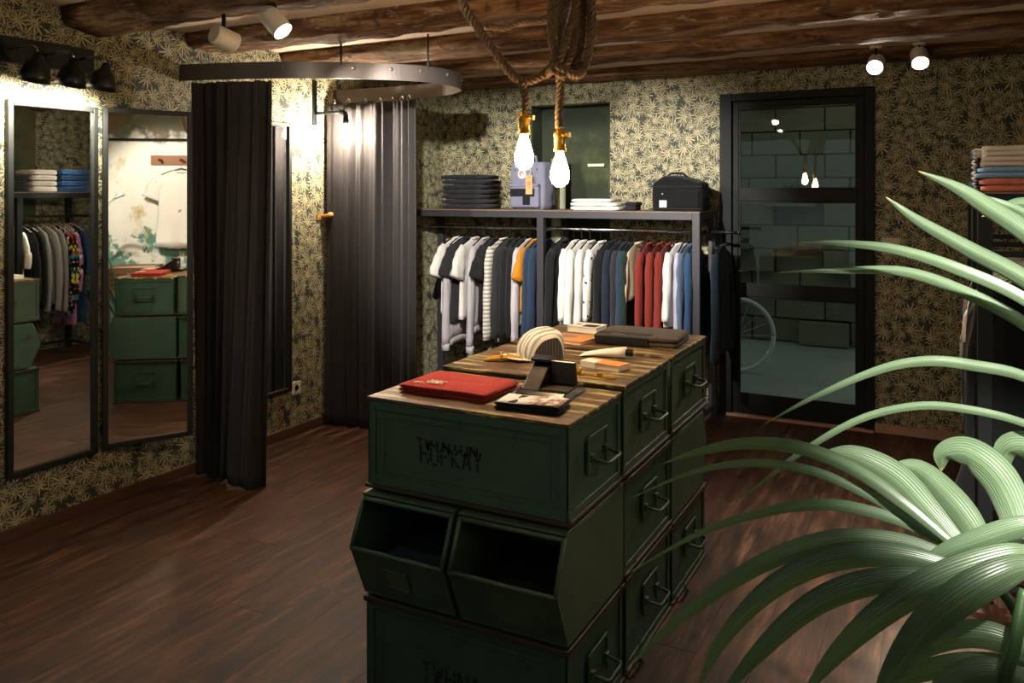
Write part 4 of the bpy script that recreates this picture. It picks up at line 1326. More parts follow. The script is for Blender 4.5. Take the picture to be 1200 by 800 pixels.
# ================================================================== ON THE CRATE TOPS
Z1, Z2, Z3 = 0.9505, 0.9635, 0.9665
t = folded('folded_sweatshirt', 'folded red sweatshirt with a small white embroidered emblem on the near crate', 'sweater', 0.325, 0.235, 0.028, F('a3322a'), (-1.405, 2.315, Z1), -0.02, None, 2, 90, 1)
em = MB()
for k in range(3):
    em.tube([(-0.055 + 0.017 * (k - 1) + 0.012 * math.cos(a * PI / 6), -0.062 + 0.010 * math.sin(a * PI / 6), 0.0325) for a in range(13)], 0.0018, 5)
em.tube([(-0.12, -0.085, 0.0315), (-0.105, -0.078, 0.0322), (-0.095, -0.085, 0.0322)], 0.0022, 5).tube([(-0.10, -0.072, 0.0322), (-0.085, -0.08, 0.0322)], 0.0022, 5)
em.tube([(-0.085 + 0.006 * k, -0.040 + 0.004 * math.sin(k * 2.1), 0.0325) for k in range(12)], 0.0016, 5)
em.build('embroidery', MAT['paper'], t, smooth=True)
t = folded('folded_t_shirt', 'small folded black T-shirt with a pale printed front, nearest on the crates', 'shirt', 0.205, 0.115, 0.024, F('131416'), (-1.092, 2.225, Z1), 0.10, None, 2, 93)
pr = MB()
g1 = []
for s in range(9):
    u = s / 8 * 2 - 1
    g1.append([(u * 0.098, v_ * 0.054, 0.0252 + 0.0016 * math.sin(u * 3)) for v_ in (-1, -0.33, 0.33, 1)])
pg = G('faded_photo_print')
vv = pg.obj()
ux = pg.sep(vv)[0]
c1 = pg.ramp(pg.noise(vv, 34, 3), [(0.42, hx('ded8d0')), (0.52, hx('a8837a')), (0.60, hx('5b4a4e')), (0.68, hx('c4a49a'))])
c2 = pg.mix(pg.ramp(pg.M('MULTIPLY_ADD', ux, 6, 0.5), [(0.36, 0.0), (0.62, 1.0)]), hx('d9d6d2'), c1)
pg.base(c2, 0.7)
pr.loft(g1, cap=False, closed=False).build('print', pg.m, t, smooth=True).modifiers.new('thick', 'SOLIDIFY').thickness = 0.001

# folding instant camera
t = thing('instant_camera', 'black folding instant camera standing open on the near crate', 'camera', (-1.115, 2.408, Z1), 0.05)
t.scale = (1.12, 1.05, 0.84)
bp = MAT['black_plastic']
MB().prism([(-0.105, 0), (0.085, 0), (0.088, 0.028), (0.02, 0.040), (-0.09, 0.034), (-0.108, 0.024)], -0.075, 0.075).build('base', bp, t, bevel=0.004)
MB().prism([(-0.085, 0.034), (0.03, 0.040), (0.036, 0.105), (0.022, 0.118), (0.008, 0.112)], -0.060, -0.008).build('bellows_housing', bp, t, bevel=0.003)
MB().box(-0.008, 0.066, 0.018, 0.034, 0.036, 0.122).build('front_standard', MAT['leather'], t, bevel=0.003)
MB().box(-0.066, -0.006, 0.0, 0.056, 0.119, 0.134).build('viewfinder', bp, t, bevel=0.003)
MB().box(-0.070, 0.072, -0.070, 0.012, 0.0335, 0.0385).build('leather_panel', MAT['leather'], t, bevel=0.001)
MB().lathe([(0.018, 0), (0.018, 0.012), (0.013, 0.013), (0.012, 0.006), (0, 0.008)], 18, Matrix.Translation((-0.034, 0.034, 0.082)) @ Matrix.Rotation(-PI / 2, 4, 'X')).build('lens', MAT['chrome'], t)
MB().lathe([(0, 0), (0.008, 0), (0.008, 0.006), (0, 0.007)], 12, Matrix.Translation((-0.0755, -0.085, 0.018)) @ Matrix.Rotation(-PI / 2, 4, 'Y')).build('shutter_button', MAT['chrome'], t)
MB().tube([(0.0665, 0.0345, 0.035), (0.0665, 0.026, 0.08), (0.0665, 0.018, 0.1225)], 0.002, 6).tube([(-0.008, 0.017, 0.1225), (0.066, 0.017, 0.1225)], 0.002, 6).build('chrome_edge', MAT['chrome'], t)

# cap
t = thing('cap', 'grey and white striped cap with flat brim standing on the middle crate', 'cap', (-1.375, 2.865, Z2), 0.9)
capm = G('striped_cap_cotton')
vx = capm.sep(capm.obj())
sn = capm.M('SINE', capm.M('ADD', capm.M('MULTIPLY', vx[1], 260.0), capm.M('MULTIPLY', capm.noise(capm.obj(), 26, 2), 3.0)))
capm.base(capm.mix(capm.M('MULTIPLY_ADD', sn, 1.6, 0.75, clamp=True), hx('9b9a98'), hx('e0dcd2')), 0.9, 0, 0.15)
rings = []
for j in range(15):
    u = j / 14
    y = -0.075 + 0.15 * u
    e = (1 - abs(2 * u - 1) ** 4 * 0.25)
    ring = []
    for k in range(21):
        a = PI * k / 20
        ca, sa = math.cos(a), math.sin(a)
        xx = 0.082 * math.copysign(abs(ca) ** 0.55, ca)
        zz = 0.118 * abs(sa) ** 0.6 * (0.92 + 0.08 * (xx / 0.082))
        if xx < 0:
            zz *= 1 - 0.25 * (xx / 0.082) ** 2
        w_ = 0.004 * math.sin(y * 130 + 2 * math.sin(a * 3))
        ring.append((xx * e + w_ * (1 if xx < 0 else 0.3), y, max(0, zz * e + (w_ if 0 < k < 20 else 0))))
    rings.append(ring)
MB().loft(rings).build('crown', capm.m, t, smooth=True)
sidem = striped('cap_side_shade_stripes', '434345', '67676a', 0, 520, 0.4)  # darker than the crown: the cap's shadow side put into the stripe colours
for yy, rg in ((-0.0765, rings[0]), (0.0765, rings[-1])):
    MB().loft([[(x_ * 0.98, yy * 0.985, z_ * 0.97 + 0.001) for x_, y_, z_ in rg], [(x_ * 0.95, yy, z_ * 0.94 + 0.002) for x_, y_, z_ in rg]]).build('side_panel', sidem, t)
rings = []
for j in range(11):
    a = -1.2 + 2.4 * j / 10
    rings.append([(-0.07 - r_ * math.cos(a) * 0.085, math.sin(a) * 0.075, 0.004 + 0.010 * r_ - 0.008 * math.sin(a) ** 2 * r_) for r_ in (0, 0.35, 0.7, 1.0)])
o = MB().loft(rings, cap=False, closed=False).build('brim', MAT['paper'], t, smooth=True)
o.modifiers.new('thick', 'SOLIDIFY').thickness = 0.004
MB().lathe([(0.007, 0), (0.006, 0.005), (0, 0.007)], 10, Matrix.Translation((0.01, 0, 0.112))).build('cap_button', MAT['paper'], t, smooth=True)

# mustard cord bundle
t = thing('cord_bundle', 'small bundle of mustard yellow cord on the middle crate, beside the cap', 'cord', (-1.475, 2.735, Z2), 0.5)
yel = plain('mustard_cord', 'b98a18', 0.8, 0, 0.2, 40, 0.2)
for k in range(5):
    m = MB()
    ph = k * 1.3
    m.tube(spline([(-0.065 + 0.004 * k, -0.012 + 0.006 * k, 0.006), (-0.03, -0.014 + 0.007 * k + 0.006 * math.sin(ph), 0.010 + 0.003 * (k % 3)), (0.02, -0.010 + 0.006 * k, 0.013 + 0.004 * math.sin(ph)), (0.07 - 0.005 * k, -0.014 + 0.006 * k, 0.007), (0.074 - 0.005 * k, -0.004 + 0.006 * k, 0.012), (0.02, 0.0 + 0.005 * k, 0.020)], 6), 0.0058, 7)
    m.build('cord_loop', yel, t, smooth=True)
MB().tube([(0.0, -0.022, 0.010), (0.0, -0.015, 0.026), (0.0, 0.012, 0.030), (0.0, 0.028, 0.016), (0.0, 0.026, 0.006)], 0.004, 6).build('binding', yel, t, smooth=True)


def book(name, label, cat, loc, rz, w, d, h, cover, pages, title=None):
    t = thing(name, label, cat, loc, rz)
    MB().box(-w / 2 + 0.003, w / 2 - 0.003, -d / 2 + 0.003, d / 2 - 0.003, 0.0018, h - 0.0018).build('pages', pages, t)
    MB().box(-w / 2, w / 2, -d / 2, d / 2, h - 0.0022, h).box(-w / 2, w / 2, -d / 2, d / 2, 0, 0.0022).box(-w / 2, -w / 2 + 0.0022, -d / 2, d / 2, 0.0022, h - 0.0022).build('cover', cover, t)
    if title:
        m = MB()
        for (x0, x1, y0, y1) in title:
            m.box(x0, x1, y0, y1, h, h + 0.0005)
        m.build('cover_print', MAT['stencil'], t)
    return t


book('book', 'small thick white book with black print at the far end of the crates', 'book', (-1.44, 3.50, Z3), -0.05, 0.145, 0.12, 0.026, MAT['paper'], MAT['paper'], [(-0.01, 0.06, -0.045, 0.015), (-0.055, -0.03, 0.0, 0.012)])
t = book('book', 'thin orange book with a grey picture on its cover, on the far crate', 'book', (-1.405, 3.24, Z3), -0.14, 0.185, 0.17, 0.014, plain('orange_cover', 'cc8a4c', 0.6, 0, 0.06), MAT['paper'])
pic = plain('grey_picture', '8d7a68', 0.7, 0, 0.45, 50, 0)
MB().lathe([(0, 0.014), (0.052, 0.014), (0.052, 0.0145), (0, 0.0145)], 22, Matrix.Translation((-0.035, 0.015, 0)) @ Matrix.Scale(0.7, 4, (0, 1, 0))).build('cover_picture', pic, t)
t = folded('folded_jeans', 'folded dark grey brown jeans with a white tag on the far crate', 'jeans', 0.35, 0.27, 0.042, F('4a403a'), (-1.135, 3.36, Z3), 0.08, None, 2, 97, -1)
MB().box(-0.105, -0.045, -0.10, -0.07, 0.0415, 0.0425).build('tag', MAT['paper'], t)
MB().prism([(-0.137, 0.004), (-0.139, 0.02), (-0.137, 0.036), (-0.09, 0.044), (-0.05, 0.043), (-0.05, 0.041), (-0.09, 0.040)], -0.165, 0.06).build('waistband', F('1d1e20'), t, bevel=0.003)

t = thing('tube', 'white squeeze tube with black cap on the middle crate', 'tube', (-1.145, 2.99, Z2), 0.12)
rings = []
for k in range(9):
    u = k / 8
    a_, b_ = 0.034 - 0.012 * u, 0.003 + 0.019 * u ** 0.7
    rings.append([(-0.105 + 0.175 * u, a_ * math.cos(2 * PI * j / 18), b_ + 0.0005 + b_ * math.sin(2 * PI * j / 18)) for j in range(18)])
MB().loft(rings).build('body', MAT['paper'], t, smooth=True)
MB().lathe([(0, 0.0), (0.013, 0.0), (0.013, 0.028), (0, 0.028)], 14, Matrix.Translation((0.07, 0, 0.0225)) @ Matrix.Rotation(PI / 2, 4, 'Y')).build('cap', MAT['black_plastic'], t, bevel=0.001)
t = book('small_box', 'flat orange and white carton on the middle crate, in front of the tube', 'box', (-1.085, 2.805, Z2), -0.22, 0.165, 0.075, 0.022, plain('orange_card', 'd28c4c', 0.6, 0, 0.05), MAT['paper'])
MB().prism([(-0.0378, 0.0), (-0.0378, 0.0222), (0.015, 0.0226), (-0.02, 0.0226)], -0.084, -0.02).build('white_corner', MAT['paper'], t)
t = thing('brass_opener', 'thin brass bar with a round knob on the middle crate, nearest its front edge', 'tool', (-1.085, 2.655, Z2), -0.12)
MB().box(-0.11, 0.10, -0.008, 0.008, 0, 0.006).build('bar', MAT['brass'], t, bevel=0.002)
MB().lathe([(0, 0), (0.018, 0.0), (0.022, 0.012), (0.014, 0.022), (0, 0.024)], 16, Matrix.Translation((-0.055, 0.003, 0.004))).build('knob', MAT['brass'], t, smooth=True)
MB().lathe([(0.010, 0.0), (0.010, 0.010), (0, 0.011)], 12, Matrix.Translation((0.04, 0, 0.005))).build('stud', MAT['brass'], t)

# denim in the near hopper bins
folded('folded_jeans', 'folded dark blue jeans lying in the left near hopper bin', 'jeans', 0.28, 0.36, 0.10, F('1c3048'), (mid - 0.185, 2.32, 0.3385), 0, 'jeans in the near hopper bins', 3, 101)
folded('folded_jeans', 'folded black jeans lying in the right near hopper bin', 'jeans', 0.28, 0.36, 0.08, F('141a20'), (mid + 0.178, 2.32, 0.3385), 0, 'jeans in the near hopper bins', 2, 102)

# ================================================================== PLASTER WALL SEEN IN THE ANGLED MIRROR
t = thing('peg_board', 'wooden peg board on the white plaster wall, seen in the angled mirror', 'board', (RX, 2.13, 1.93))
MB().box(-0.022, 0, -0.42, 0.42, -0.05, 0.05).build('board', plain('peg_board_wood', '8a4f22', 0.5, 0, 0.25, 12, 0.1), t, bevel=0.004)
for k in range(4):
    MB().lathe([(0, 0), (0.012, 0), (0.009, 0.05), (0.016, 0.065), (0, 0.07)], 12, Matrix.Translation((-0.022, -0.315 + 0.21 * k, 0)) @ Matrix.Rotation(-PI / 2, 4, 'Y')).build('peg', plain('peg_dark_%d' % k, '4a2a14', 0.5), t, smooth=True)
garment('t_shirt', 'white T-shirt hanging from the wooden peg board, seen in the angled mirror', 'shirt', (RX - 0.075, 2.025, 1.90), 0.0, blobs('faintly_marked_cotton', 'dcd6ce', ['8f8880'], 9, 0.70, 2.0), hem=0.87, hw=0.25, sleeve='short', seed=9)
hanger('clothes_hanger', 'black clothes hanger on the peg board carrying the white T-shirt', (RX - 0.075, 2.025, 1.915), 0.0)
t = thing('wooden_crate', 'small brown wooden crate by the white plaster wall, seen in the angled mirror', 'crate', (0.50, 1.62, 0.0))
wd = plain('crate_wood', '6a4a30', 0.7, 0, 0.3, 12, 0.2)
for s in (-1, 1):
    for q in (-1, 1):
        MB().box(s * 0.19 - 0.02, s * 0.19 + 0.02, q * 0.19 - 0.02, q * 0.19 + 0.02, 0, 0.84).build('leg', wd, t, bevel=0.003)
for k in range(4):
    z_ = 0.64 + k * 0.052
    MB().box(-0.19, 0.19, -0.222, -0.21, z_, z_ + 0.045).box(-0.19, 0.19, 0.21, 0.222, z_, z_ + 0.045).box(-0.222, -0.21, -0.19, 0.19, z_, z_ + 0.045).box(0.21, 0.222, -0.19, 0.19, z_, z_ + 0.045).build('slat', wd, t, bevel=0.002)
MB().box(-0.22, 0.22, -0.22, 0.22, 0.842, 0.86).build('lid', wd, t, bevel=0.003)

t = tag(MB().tube([(0, -0.7, 0), (0, 0, 0), (0, 0.75, 0)], 0.014, 8).box(-0.01, 0.03, -0.6, -0.57, -0.01, 0.01).box(-0.01, 0.03, 0.57, 0.6, -0.01, 0.01).build('wall_pipe', MAT['black_metal']), 'thin dark pipe along the white plaster wall above the peg board', 'pipe')
t.location = (RX - 0.03, 1.75, 2.14)

# ================================================================== ROPE PENDANT LAMPS
def rope(m, path, r=0.017, pitch=0.058, n=6, step=0.009):
    pts = [Vector(p) for p in path]
    # resample evenly
    L = [0.0]
    for a, b in zip(pts, pts[1:]):
        L.append(L[-1] + (b - a).length)
    out = []
    cnt = max(2, int(L[-1] / step))
    j = 0
    for i in range(cnt + 1):
        s = L[-1] * i / cnt
        while j < len(L) - 2 and L[j + 1] < s:
            j += 1
        k = (s - L[j]) / max(1e-9, L[j + 1] - L[j])
        out.append(pts[j].lerp(pts[j + 1], k))
    prev = None
    frames = []
    for i, p in enumerate(out):
        tg = (out[min(i + 1, cnt)] - out[max(i - 1, 0)]).normalized()
        if prev is None:
            a = Vector((0, 1, 0)) if abs(tg.y) < 0.9 else Vector((1, 0, 0))
            prev = a
        prev = (prev - tg * prev.dot(tg)).normalized()
        frames.append((p, prev.copy(), tg.cross(prev)))
    for s in range(3):
        tp = []
        for i, (p, a, b) in enumerate(frames):
            w = 2 * PI * (i * L[-1] / cnt) / pitch + s * 2 * PI / 3
            tp.append(p + (a * math.cos(w) + b * math.sin(w)) * r * 0.56)
        m.tube(tp, r * 0.54, n)
    return m


def socket_and_bulb(t, base, n):
    """brass lamp holder hanging with its top at base (local), bulb below"""
    T = Matrix.Translation(base)
    MB().lathe([(0, 0.02), (0.012, 0.02), (0.014, 0.0), (0.022, -0.004), (0.024, -0.02), (0.021, -0.024), (0.021, -0.06), (0.024, -0.064), (0.024, -0.072), (0, -0.072)], 18, T).build('lamp_holder', MAT['brass'], t, smooth=True)
    h = t.children[-1]
    MB().tube([Vector(base) + Vector((0.02, -0.008, -0.014)), Vector(base) + Vector((0.042, -0.014, -0.014))], 0.003, 6).box(base[0] + 0.038, base[0] + 0.046, base[1] - 0.022, base[1] - 0.006, base[2] - 0.022, base[2] - 0.006).build('switch_key', MAT['brass'], h)
    MB().tube([Vector(base) + Vector((-0.014, 0, 0.012)), Vector(base) + Vector((0.002, -0.016, 0.014)), Vector(base) + Vector((0.018, 0, 0.012))], 0.003, 6).build('cord_clip', MAT['chrome'], h)
    MB().lathe([(0.013, -0.070), (0.016, -0.085), (0.026, -0.115), (0.034, -0.145), (0.035, -0.165), (0.028, -0.185), (0.014, -0.197), (0, -0.2)], 20, T).build('bulb', MAT['bulb'], t, smooth=True)


RA = MAT['rope_a']
D0 = 2.95
pL = sight(614, 130, D0)
pR = sight(656, 150, D0)
t = thing('pendant_lamp', 'bare glowing bulb in a brass holder on a thick rope, left and higher one', 'lamp', pL)
m = MB()
rope(m, [p - pL for p in spline([sight(524, -77, D0 + 0.05), sight(541, 0, D0 + 0.03), sight(562, 35, D0 + 0.02), sight(578, 58, D0), sight(597, 84, D0), sight(612, 95, D0), sight(630, 91, D0 + 0.02), sight(645, 80, D0 + 0.05), sight(651, 64, D0 + 0.06), sight(658, 30, D0 + 0.07), sight(668, -20, D0 + 0.07), sight(672, -76, D0 + 0.07)], 10)])
rope(m, [p - pL for p in spline([sight(613, 95, D0 - 0.01), sight(613, 104, D0), sight(616, 116, D0), sight(614, 129, D0)], 8)], 0.0145)
m.build('rope', RA, t, smooth=True)
socket_and_bulb(t, (0, 0, -0.012), 0)
t = thing('pendant_lamp', 'bare glowing bulb in a brass holder under the coiled rope, right and lower one', 'lamp', pR)
m = MB()
rope(m, [p - pR for p in spline([sight(655, 150, D0), sight(655, 130, D0), sight(657, 105, D0), sight(655, 82, D0 - 0.02), sight(660, 55, D0 - 0.05), sight(672, 20, D0 - 0.06), sight(678, -20, D0 - 0.05), sight(676, -77, D0 + 0.02)], 9)], 0.0145)
m.build('rope', RA, t, smooth=True)
m = MB()
loops = [sight(668, -60, D0 - 0.03)]
cs = []
for k in range(4):
    ex, ey = (15, 55 + 7 * (k % 3))
    cxp, cyp = 668 + (-8, 6, 0, 9, -3)[k], 22 + (0, 8, -6, 4, 3)[k]
    dd = D0 + (-0.04, -0.015, 0.01, 0.03, 0.0)[k]
    for q in range(12):
        a = -PI / 2 + 2 * PI * q / 12
        cs.append(sight(cxp + (ex + 3 * (k % 2)) * math.cos(a), cyp + ey * math.sin(a), dd + 0.012 * math.sin(a)))
rope(m, [p - pR for p in spline(loops + cs + [sight(672, -76, D0)], 4)], 0.0135)
# lashing round the foot of the coil
rope(m, [p - pR for p in spline([sight(640, 88, D0 + 0.05), sight(652, 78, D0 - 0.07), sight(664, 84, D0 - 0.085), sight(676, 88, D0 - 0.05), sight(684, 80, D0 + 0.02), sight(672, 72, D0 + 0.07), sight(655, 74, D0 + 0.05), sight(650, 82, D0 - 0.06), sight(662, 90, D0 - 0.08)], 6)], 0.015)
m.build('rope_coil', RA, t, smooth=True)
m = MB()
rope(m, [p - pR for p in spline([sight(650, 16, D0 + 0.1), sight(636, 23, D0 + 0.1), sight(610, 25, D0 + 0.1), sight(592, 33, D0 + 0.08), sight(570, 31, D0 + 0.05)], 8)], 0.012)
m.build('tie_rope', RA, t, smooth=True)
socket_and_bulb(t, (0, 0, -0.012), 1)

# ================================================================== CEILING SPOT FIXTURES
labels = {
    'beam_spot_shelf': ('white cylinder spotlight under the ceiling, lit, right one of the pair', 'white_enamel', 0.045, 0.115),
    'beam_spot_table': ('white cylinder spotlight under the ceiling, left one of the pair above the mirrors', 'white_enamel', 0.045, 0.115),
    'back_spot_room': ('bright spotlight under the rear beam above the glass door', 'white_enamel', 0.05, 0.12),
    'back_spot_side': ('white spotlight under the rear beam, right of the bright one', 'white_enamel', 0.05, 0.12),
    'front_spot_clothes': ('white ceiling spotlight over the crates, aimed at the back rack', 'white_enamel', 0.045, 0.115),
    'front_spot_plaster': ('white ceiling spotlight aimed at the white plaster wall', 'white_enamel', 0.045, 0.115),
    'front_spot_palm': ('white ceiling spotlight aimed at the palm', 'white_enamel', 0.045, 0.115),
    'floor_warm_fill': ('added unseen white spotlight warming the open floor before the mirrors', 'white_enamel', 0.045, 0.115),
}
for name, loc, aim, watts, ang, c in SPOTS:
    lab, mt, r, ln = labels[name]
    t = thing('ceiling_spotlight', lab, 'spotlight', loc, 0, 'ceiling spotlights')
    q = (Vector(aim) - Vector(loc)).to_track_quat('-Z', 'Y').to_matrix().to_4x4()
    # open cylinder: the lamp's light leaves its mouth; the light itself sits at the mouth
    MB().lathe([(0, ln), (r * 0.9, ln), (r, ln * 0.9), (r, 0.004), (r * 0.92, 0.004), (r * 0.88, 0.03), (0, 0.032)], 24, q).build('head', MAT[mt], t, smooth=False)
    MB().lathe([(0, 0.031), (r * 0.8, 0.031), (r * 0.8, 0.0262), (0, 0.022)], 20, q).build('lens', MAT['led'], t)
    top = q @ Vector((0, 0, ln * 0.55))
    MB().tube([top, (top.x, top.y, top.z + 0.05), (top.x, top.y, CZ - loc[2] + 0.002)], 0.009, 8).build('stem', MAT['black_metal'], t, smooth=True)
    MB().lathe([(0, 0), (0.035, 0), (0.035, -0.012), (0, -0.012)], 16, Matrix.Translation((top.x, top.y, CZ - loc[2]))).build('canopy', MAT['white_enamel'], t)


# ================================================================== PALM
def leaf_mat():
    g = G('palm_leaf')
    uv = g.n('ShaderNodeAttribute', attribute_name='UVMap').outputs['Vector']
    u, v, _ = g.sep(uv)
    wv = g.M('ABSOLUTE', g.M('SINE', g.M('MULTIPLY', v, 46.0)))
    base = g.ramp(g.noise(g.mapping(uv, (2.5, 26, 1)), 3, 4, 0.6), [(0.3, hx('2f4230')), (0.55, hx('475c43')), (0.8, hx('697a5c'))])
    c = g.mix(g.M('MULTIPLY', wv, 0.22), base, hx('8b9a80'))
    mid_ = g.M('LESS_THAN', g.M('ABSOLUTE', g.M('SUBTRACT', v, 0.5)), 0.022)
    c = g.mix(g.M('MULTIPLY', mid_, 0.5), c, hx('7f9f6c'))
    c = g.mix(g.ramp(u, [(0.955, 0.0), (0.995, 1.0)]), c, hx('b59a3c'))
    g.base(c, 0.36, 0, 0.9)
    g.bump(wv, 0.25, 0.002)
    tr = g.n('ShaderNodeBsdfTranslucent')
    g.l(g.mix(0.4, c, hx('6fa04a')), tr.inputs[0])
    mx = g.n('ShaderNodeMixShader')
    mx.inputs[0].default_value = 0.14
    out = [n for n in g.t.nodes if n.type == 'OUTPUT_MATERIAL'][0]
    g.l(g.p.outputs[0], mx.inputs[1])
    g.l(tr.outputs[0], mx.inputs[2])
    g.l(mx.outputs[0], out.inputs['Surface'])
    return g.m


LEAF = leaf_mat()
palm = thing('palm', 'large potted palm at the right edge with long arching leaves', 'plant', (0.30, 1.28, 0.0))
PW = Vector((0.30, 1.28, 0.0))
PALM = []


def leaflet(pts, wmax, tilt=0.0, fold=0.35, base_w=0.35, name='leaflet', peak=0.45):
    """pts from tip to base: (px, py, depth); wmax in metres"""
    P = spline([sight(*p) for p in pts], 9)[::-1]      # base -> tip
    n = len(P)
    C0 = Vector((0, 0, 1.6))
    vs, fs, uvs = [], [], []
    NV = 7
    for i, p in enumerate(P):
        u = i / (n - 1)
        tg = (P[min(i + 1, n - 1)] - P[max(i - 1, 0)]).normalized()
        view = (p - C0).normalized()
        side = tg.cross(view).normalized()
        up = side.cross(tg).normalized()
        ca, sa = math.cos(tilt + 0.25 * math.sin(3 * u)), math.sin(tilt + 0.25 * math.sin(3 * u))
        s2, u2 = side * ca + up * sa, up * ca - side * sa
        if u < peak:
            w = base_w + (1 - base_w) * math.sin(u / peak * PI / 2)
        else:
            w = math.cos((u - peak) / (1 - peak) * PI / 2) ** 0.85
        w *= wmax * 0.72
        for k in range(NV):
            q = k / (NV - 1) * 2 - 1
            vs.append(p + s2 * w * q + u2 * (abs(q) * fold * w + 0.07 * w * math.sin(q * 7)))
            uvs.append((u, k / (NV - 1)))
    for i in range(n - 1):
        for k in range(NV - 1):
            a = i * NV + k
            fs.append((a, a + 1, a + 1 + NV, a + NV))
    me = bpy.data.meshes.new(name)
    me.from_pydata([tuple(v - PW) for v in vs], [], fs)
    for p_ in me.polygons:
        p_.use_smooth = True
    ul = me.uv_layers.new(name='UVMap')
    for lp in me.loops:
        ul.data[lp.index].uv = uvs[lp.vertex_index]
    me.materials.append(LEAF)
    o = bpy.data.objects.new(name, me)
    col.objects.link(o)
    o.parent = palm
    return P[0]


LV = [
    # upper leaves, base beyond the right edge
    ([(1075, 200, 1.28), (1120, 221, 1.22), (1160, 247, 1.17), (1210, 281, 1.12), (1290, 345, 1.05), (1380, 470, 1.05)], 0.034, 0.5),
    ([(1037, 230, 1.32), (1075, 259, 1.26), (1135, 294, 1.20), (1205, 332, 1.14), (1290, 395, 1.07), (1380, 500, 1.05)], 0.030, 0.5),
    ([(938, 284, 1.36), (985, 285, 1.33), (1050, 293, 1.27), (1120, 315, 1.21), (1205, 354, 1.15), (1300, 430, 1.08), (1380, 530, 1.06)], 0.023, 0.15),
    ([(910, 319, 1.46), (985, 317, 1.40), (1060, 319, 1.33), (1130, 343, 1.26), (1205, 383, 1.19), (1300, 460, 1.10), (1380, 560, 1.07)], 0.024, 0.1),
    ([(893, 498, 1.50), (955, 465, 1.44), (1030, 434, 1.38), (1085, 424, 1.34), (1140, 429, 1.30), (1210, 446, 1.24), (1310, 510, 1.12), (1390, 600, 1.08)], 0.021, 0.3),
    ([(853, 592, 1.55), (890, 568, 1.52), (935, 533, 1.48), (1000, 495, 1.43), (1060, 478, 1.38), (1120, 478, 1.33), (1210, 500, 1.25), (1310, 560, 1.13), (1390, 640, 1.09)], 0.017, 0.2),
    ([(1108, 220, 1.42), (1150, 232, 1.38), (1210, 256, 1.32), (1300, 330, 1.18), (1380, 450, 1.1)], 0.012, 0.3),
    ([(1150, 254, 1.45), (1175, 247, 1.42), (1210, 243, 1.38), (1300, 290, 1.22), (1390, 430, 1.1)], 0.020, 0.3),
    # lower frond, leaflets fanning from the rachis end near (1130..1200, 640..730)
    ([(777, 543, 1.52), (815, 531, 1.48), (870, 521, 1.42), (935, 526, 1.35), (1000, 551, 1.28), (1060, 592, 1.22), (1125, 645, 1.17)], 0.024, 0.5),
    ([(738, 584, 1.55), (810, 554, 1.48), (880, 543, 1.42), (950, 552, 1.35), (1020, 582, 1.28), (1075, 616, 1.23), (1130, 650, 1.18)], 0.016, 0.3),
    ([(963, 530, 1.36), (1000, 536, 1.33), (1045, 560, 1.29), (1085, 600, 1.24), (1138, 655, 1.18)], 0.038, 0.4),
    ([(1040, 546, 1.34), (1075, 552, 1.31), (1110, 585, 1.26), (1138, 620, 1.22), (1160, 662, 1.17)], 0.036, 0.5),
    ([(1103, 552, 1.34), (1108, 534, 1.32), (1135, 534, 1.29), (1168, 562, 1.25), (1190, 610, 1.20), (1196, 665, 1.16)], 0.042, 0.3),
    ([(1178, 558, 1.32), (1181, 530, 1.30), (1205, 530, 1.27), (1225, 570, 1.22), (1228, 650, 1.16)], 0.040, 0.3),
    ([(735, 672, 1.52), (820, 625, 1.45), (900, 600, 1.38), (970, 592, 1.32), (1040, 606, 1.26), (1090, 627, 1.22), (1145, 660, 1.17)], 0.019, 0.3),
    ([(733, 785, 1.45), (785, 735, 1.41), (850, 688, 1.36), (910, 655, 1.31), (980, 635, 1.26), (1050, 637, 1.22), (1110, 655, 1.18), (1150, 672, 1.16)], 0.025, 0.45),
    ([(815, 815, 1.38), (845, 755, 1.35), (895, 700, 1.31), (955, 665, 1.27), (1020, 652, 1.22), (1090, 660, 1.18), (1160, 685, 1.15)], 0.030, 0.5),
    ([(838, 825, 1.32), (885, 772, 1.29), (945, 718, 1.25), (1005, 690, 1.21), (1075, 680, 1.17), (1165, 690, 1.14)], 0.032, 0.6),
    ([(935, 822, 1.25), (985, 765, 1.22), (1045, 715, 1.18), (1110, 680, 1.14), (1180, 655, 1.12), (1215, 650, 1.12)], 0.040, 0.6),
    ([(1020, 830, 1.16), (1050, 785, 1.13), (1088, 738, 1.10), (1135, 700, 1.07), (1185, 672, 1.06), (1225, 662, 1.07)], 0.048, 0.6),
    ([(1068, 678, 1.20), (1100, 653, 1.18), (1150, 634, 1.15), (1210, 618, 1.12), (1260, 640, 1.10)], 0.024, 0.4),
    ([(1022, 818, 1.22), (1060, 775, 1.19), (1110, 750, 1.16), (1160, 748, 1.13), (1205, 768, 1.11), (1240, 800, 1.10)], 0.036, 0.5),
    ([(1010, 815, 1.26), (1060, 795, 1.22), (1125, 782, 1.17), (1195, 786, 1.13), (1240, 810, 1.1)], 0.026, 0.5),
    ([(1070, 830, 1.18), (1120, 800, 1.15), (1170, 790, 1.12), (1240, 820, 1.1)], 0.03, 0.5),
]
WF = {0: 0.7, 1: 0.7, 2: 0.6, 3: 0.6, 4: 0.66, 5: 0.6, 8: 0.8, 9: 0.75, 14: 0.75, 18: 0.9, 19: 0.8, 21: 0.85}
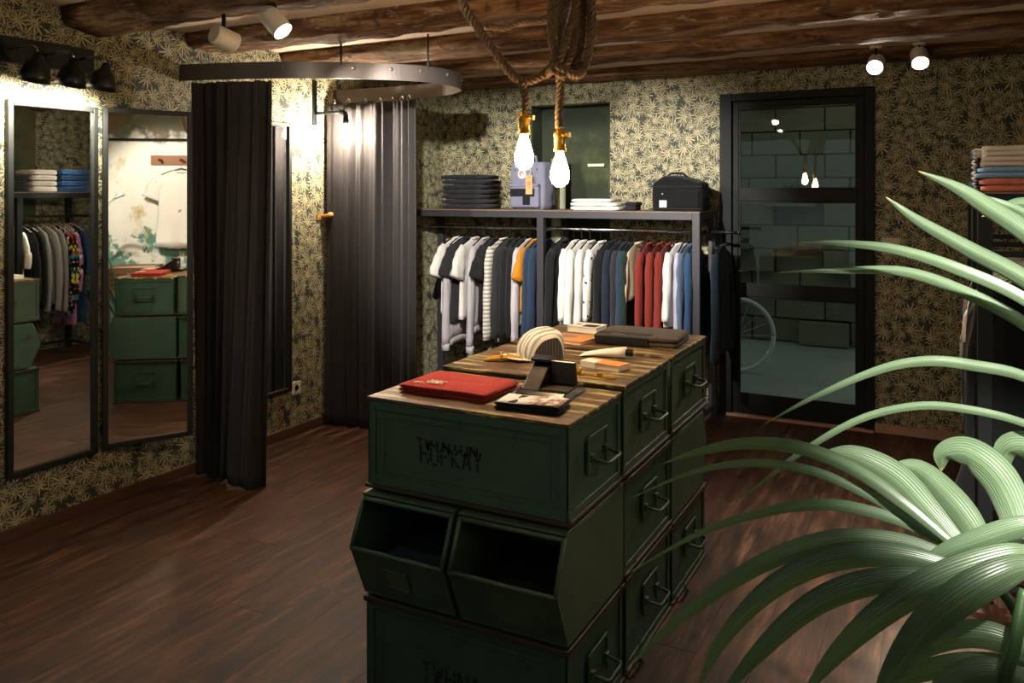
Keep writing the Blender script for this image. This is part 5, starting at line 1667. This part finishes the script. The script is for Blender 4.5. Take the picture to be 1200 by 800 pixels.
for i, (pts, w, tilt) in enumerate(LV):
    w *= WF.get(i, 1.0)
    leaflet(pts, w, tilt * 0.6)
GS = plain('palm_stem_green', '2f4a28', 0.5, 0, 0.25, 14, 0.1)
m = MB()
m.tube([p - PW for p in spline([sight(1128, 645, 1.18), sight(1155, 672, 1.16), sight(1190, 715, 1.14), sight(1212, 770, 1.15), sight(1235, 860, 1.2), sight(1262, 1010, 1.28), sight(1270, 1200, 1.34)], 6)], [0.004 + 0.007 * min(1, k / 20) for k in range(37)], 8)
m.build('rachis', GS, palm, smooth=True)
m = MB()
m.tube([p - PW for p in spline([sight(1380, 450, 1.06), sight(1390, 560, 1.07), sight(1380, 700, 1.12), sight(1340, 900, 1.22), sight(1290, 1150, 1.32)], 8)], [0.005 + 0.006 * k / 32 for k in range(33)], 8)
m.build('rachis', GS, palm, smooth=True)
m = MB()
m.tube([p - PW for p in spline([sight(1200, 690, 1.09), sight(1190, 750, 1.08), sight(1178, 830, 1.1), sight(1215, 980, 1.22), sight(1262, 1200, 1.34)], 8)], [0.007 + 0.005 * k / 32 for k in range(33)], 8)
m.build('leaf_stalk', GS, palm, smooth=True)
# upper arc of the near stalk carries more leaves, beyond the frame
MB().lathe([(0, 0), (0.15, 0), (0.19, 0.30), (0.20, 0.33), (0.185, 0.33), (0.175, 0.29), (0, 0.29)], 28).build('pot', plain('dark_pot', '26292a', 0.6, 0, 0.15, 8, 0.1), palm, smooth=False, bevel=0.003)
MB().lathe([(0, 0.285), (0.172, 0.288), (0.10, 0.315), (0.0, 0.325)], 24).build('soil', plain('potting_soil', '2a1d14', 0.95, 0, 0.4, 40, 0.6), palm, smooth=True)
m = MB()
for k in range(5):
    a = k * 1.256
    m.tube([(0.04 * math.cos(a), 0.04 * math.sin(a), 0.30), (0.03 * math.cos(a), 0.03 * math.sin(a), 0.42), (0.02 * math.cos(a), 0.02 * math.sin(a), 0.52)], [0.022, 0.017, 0.011], 8)
m.build('stem_base', GS, palm, smooth=True)
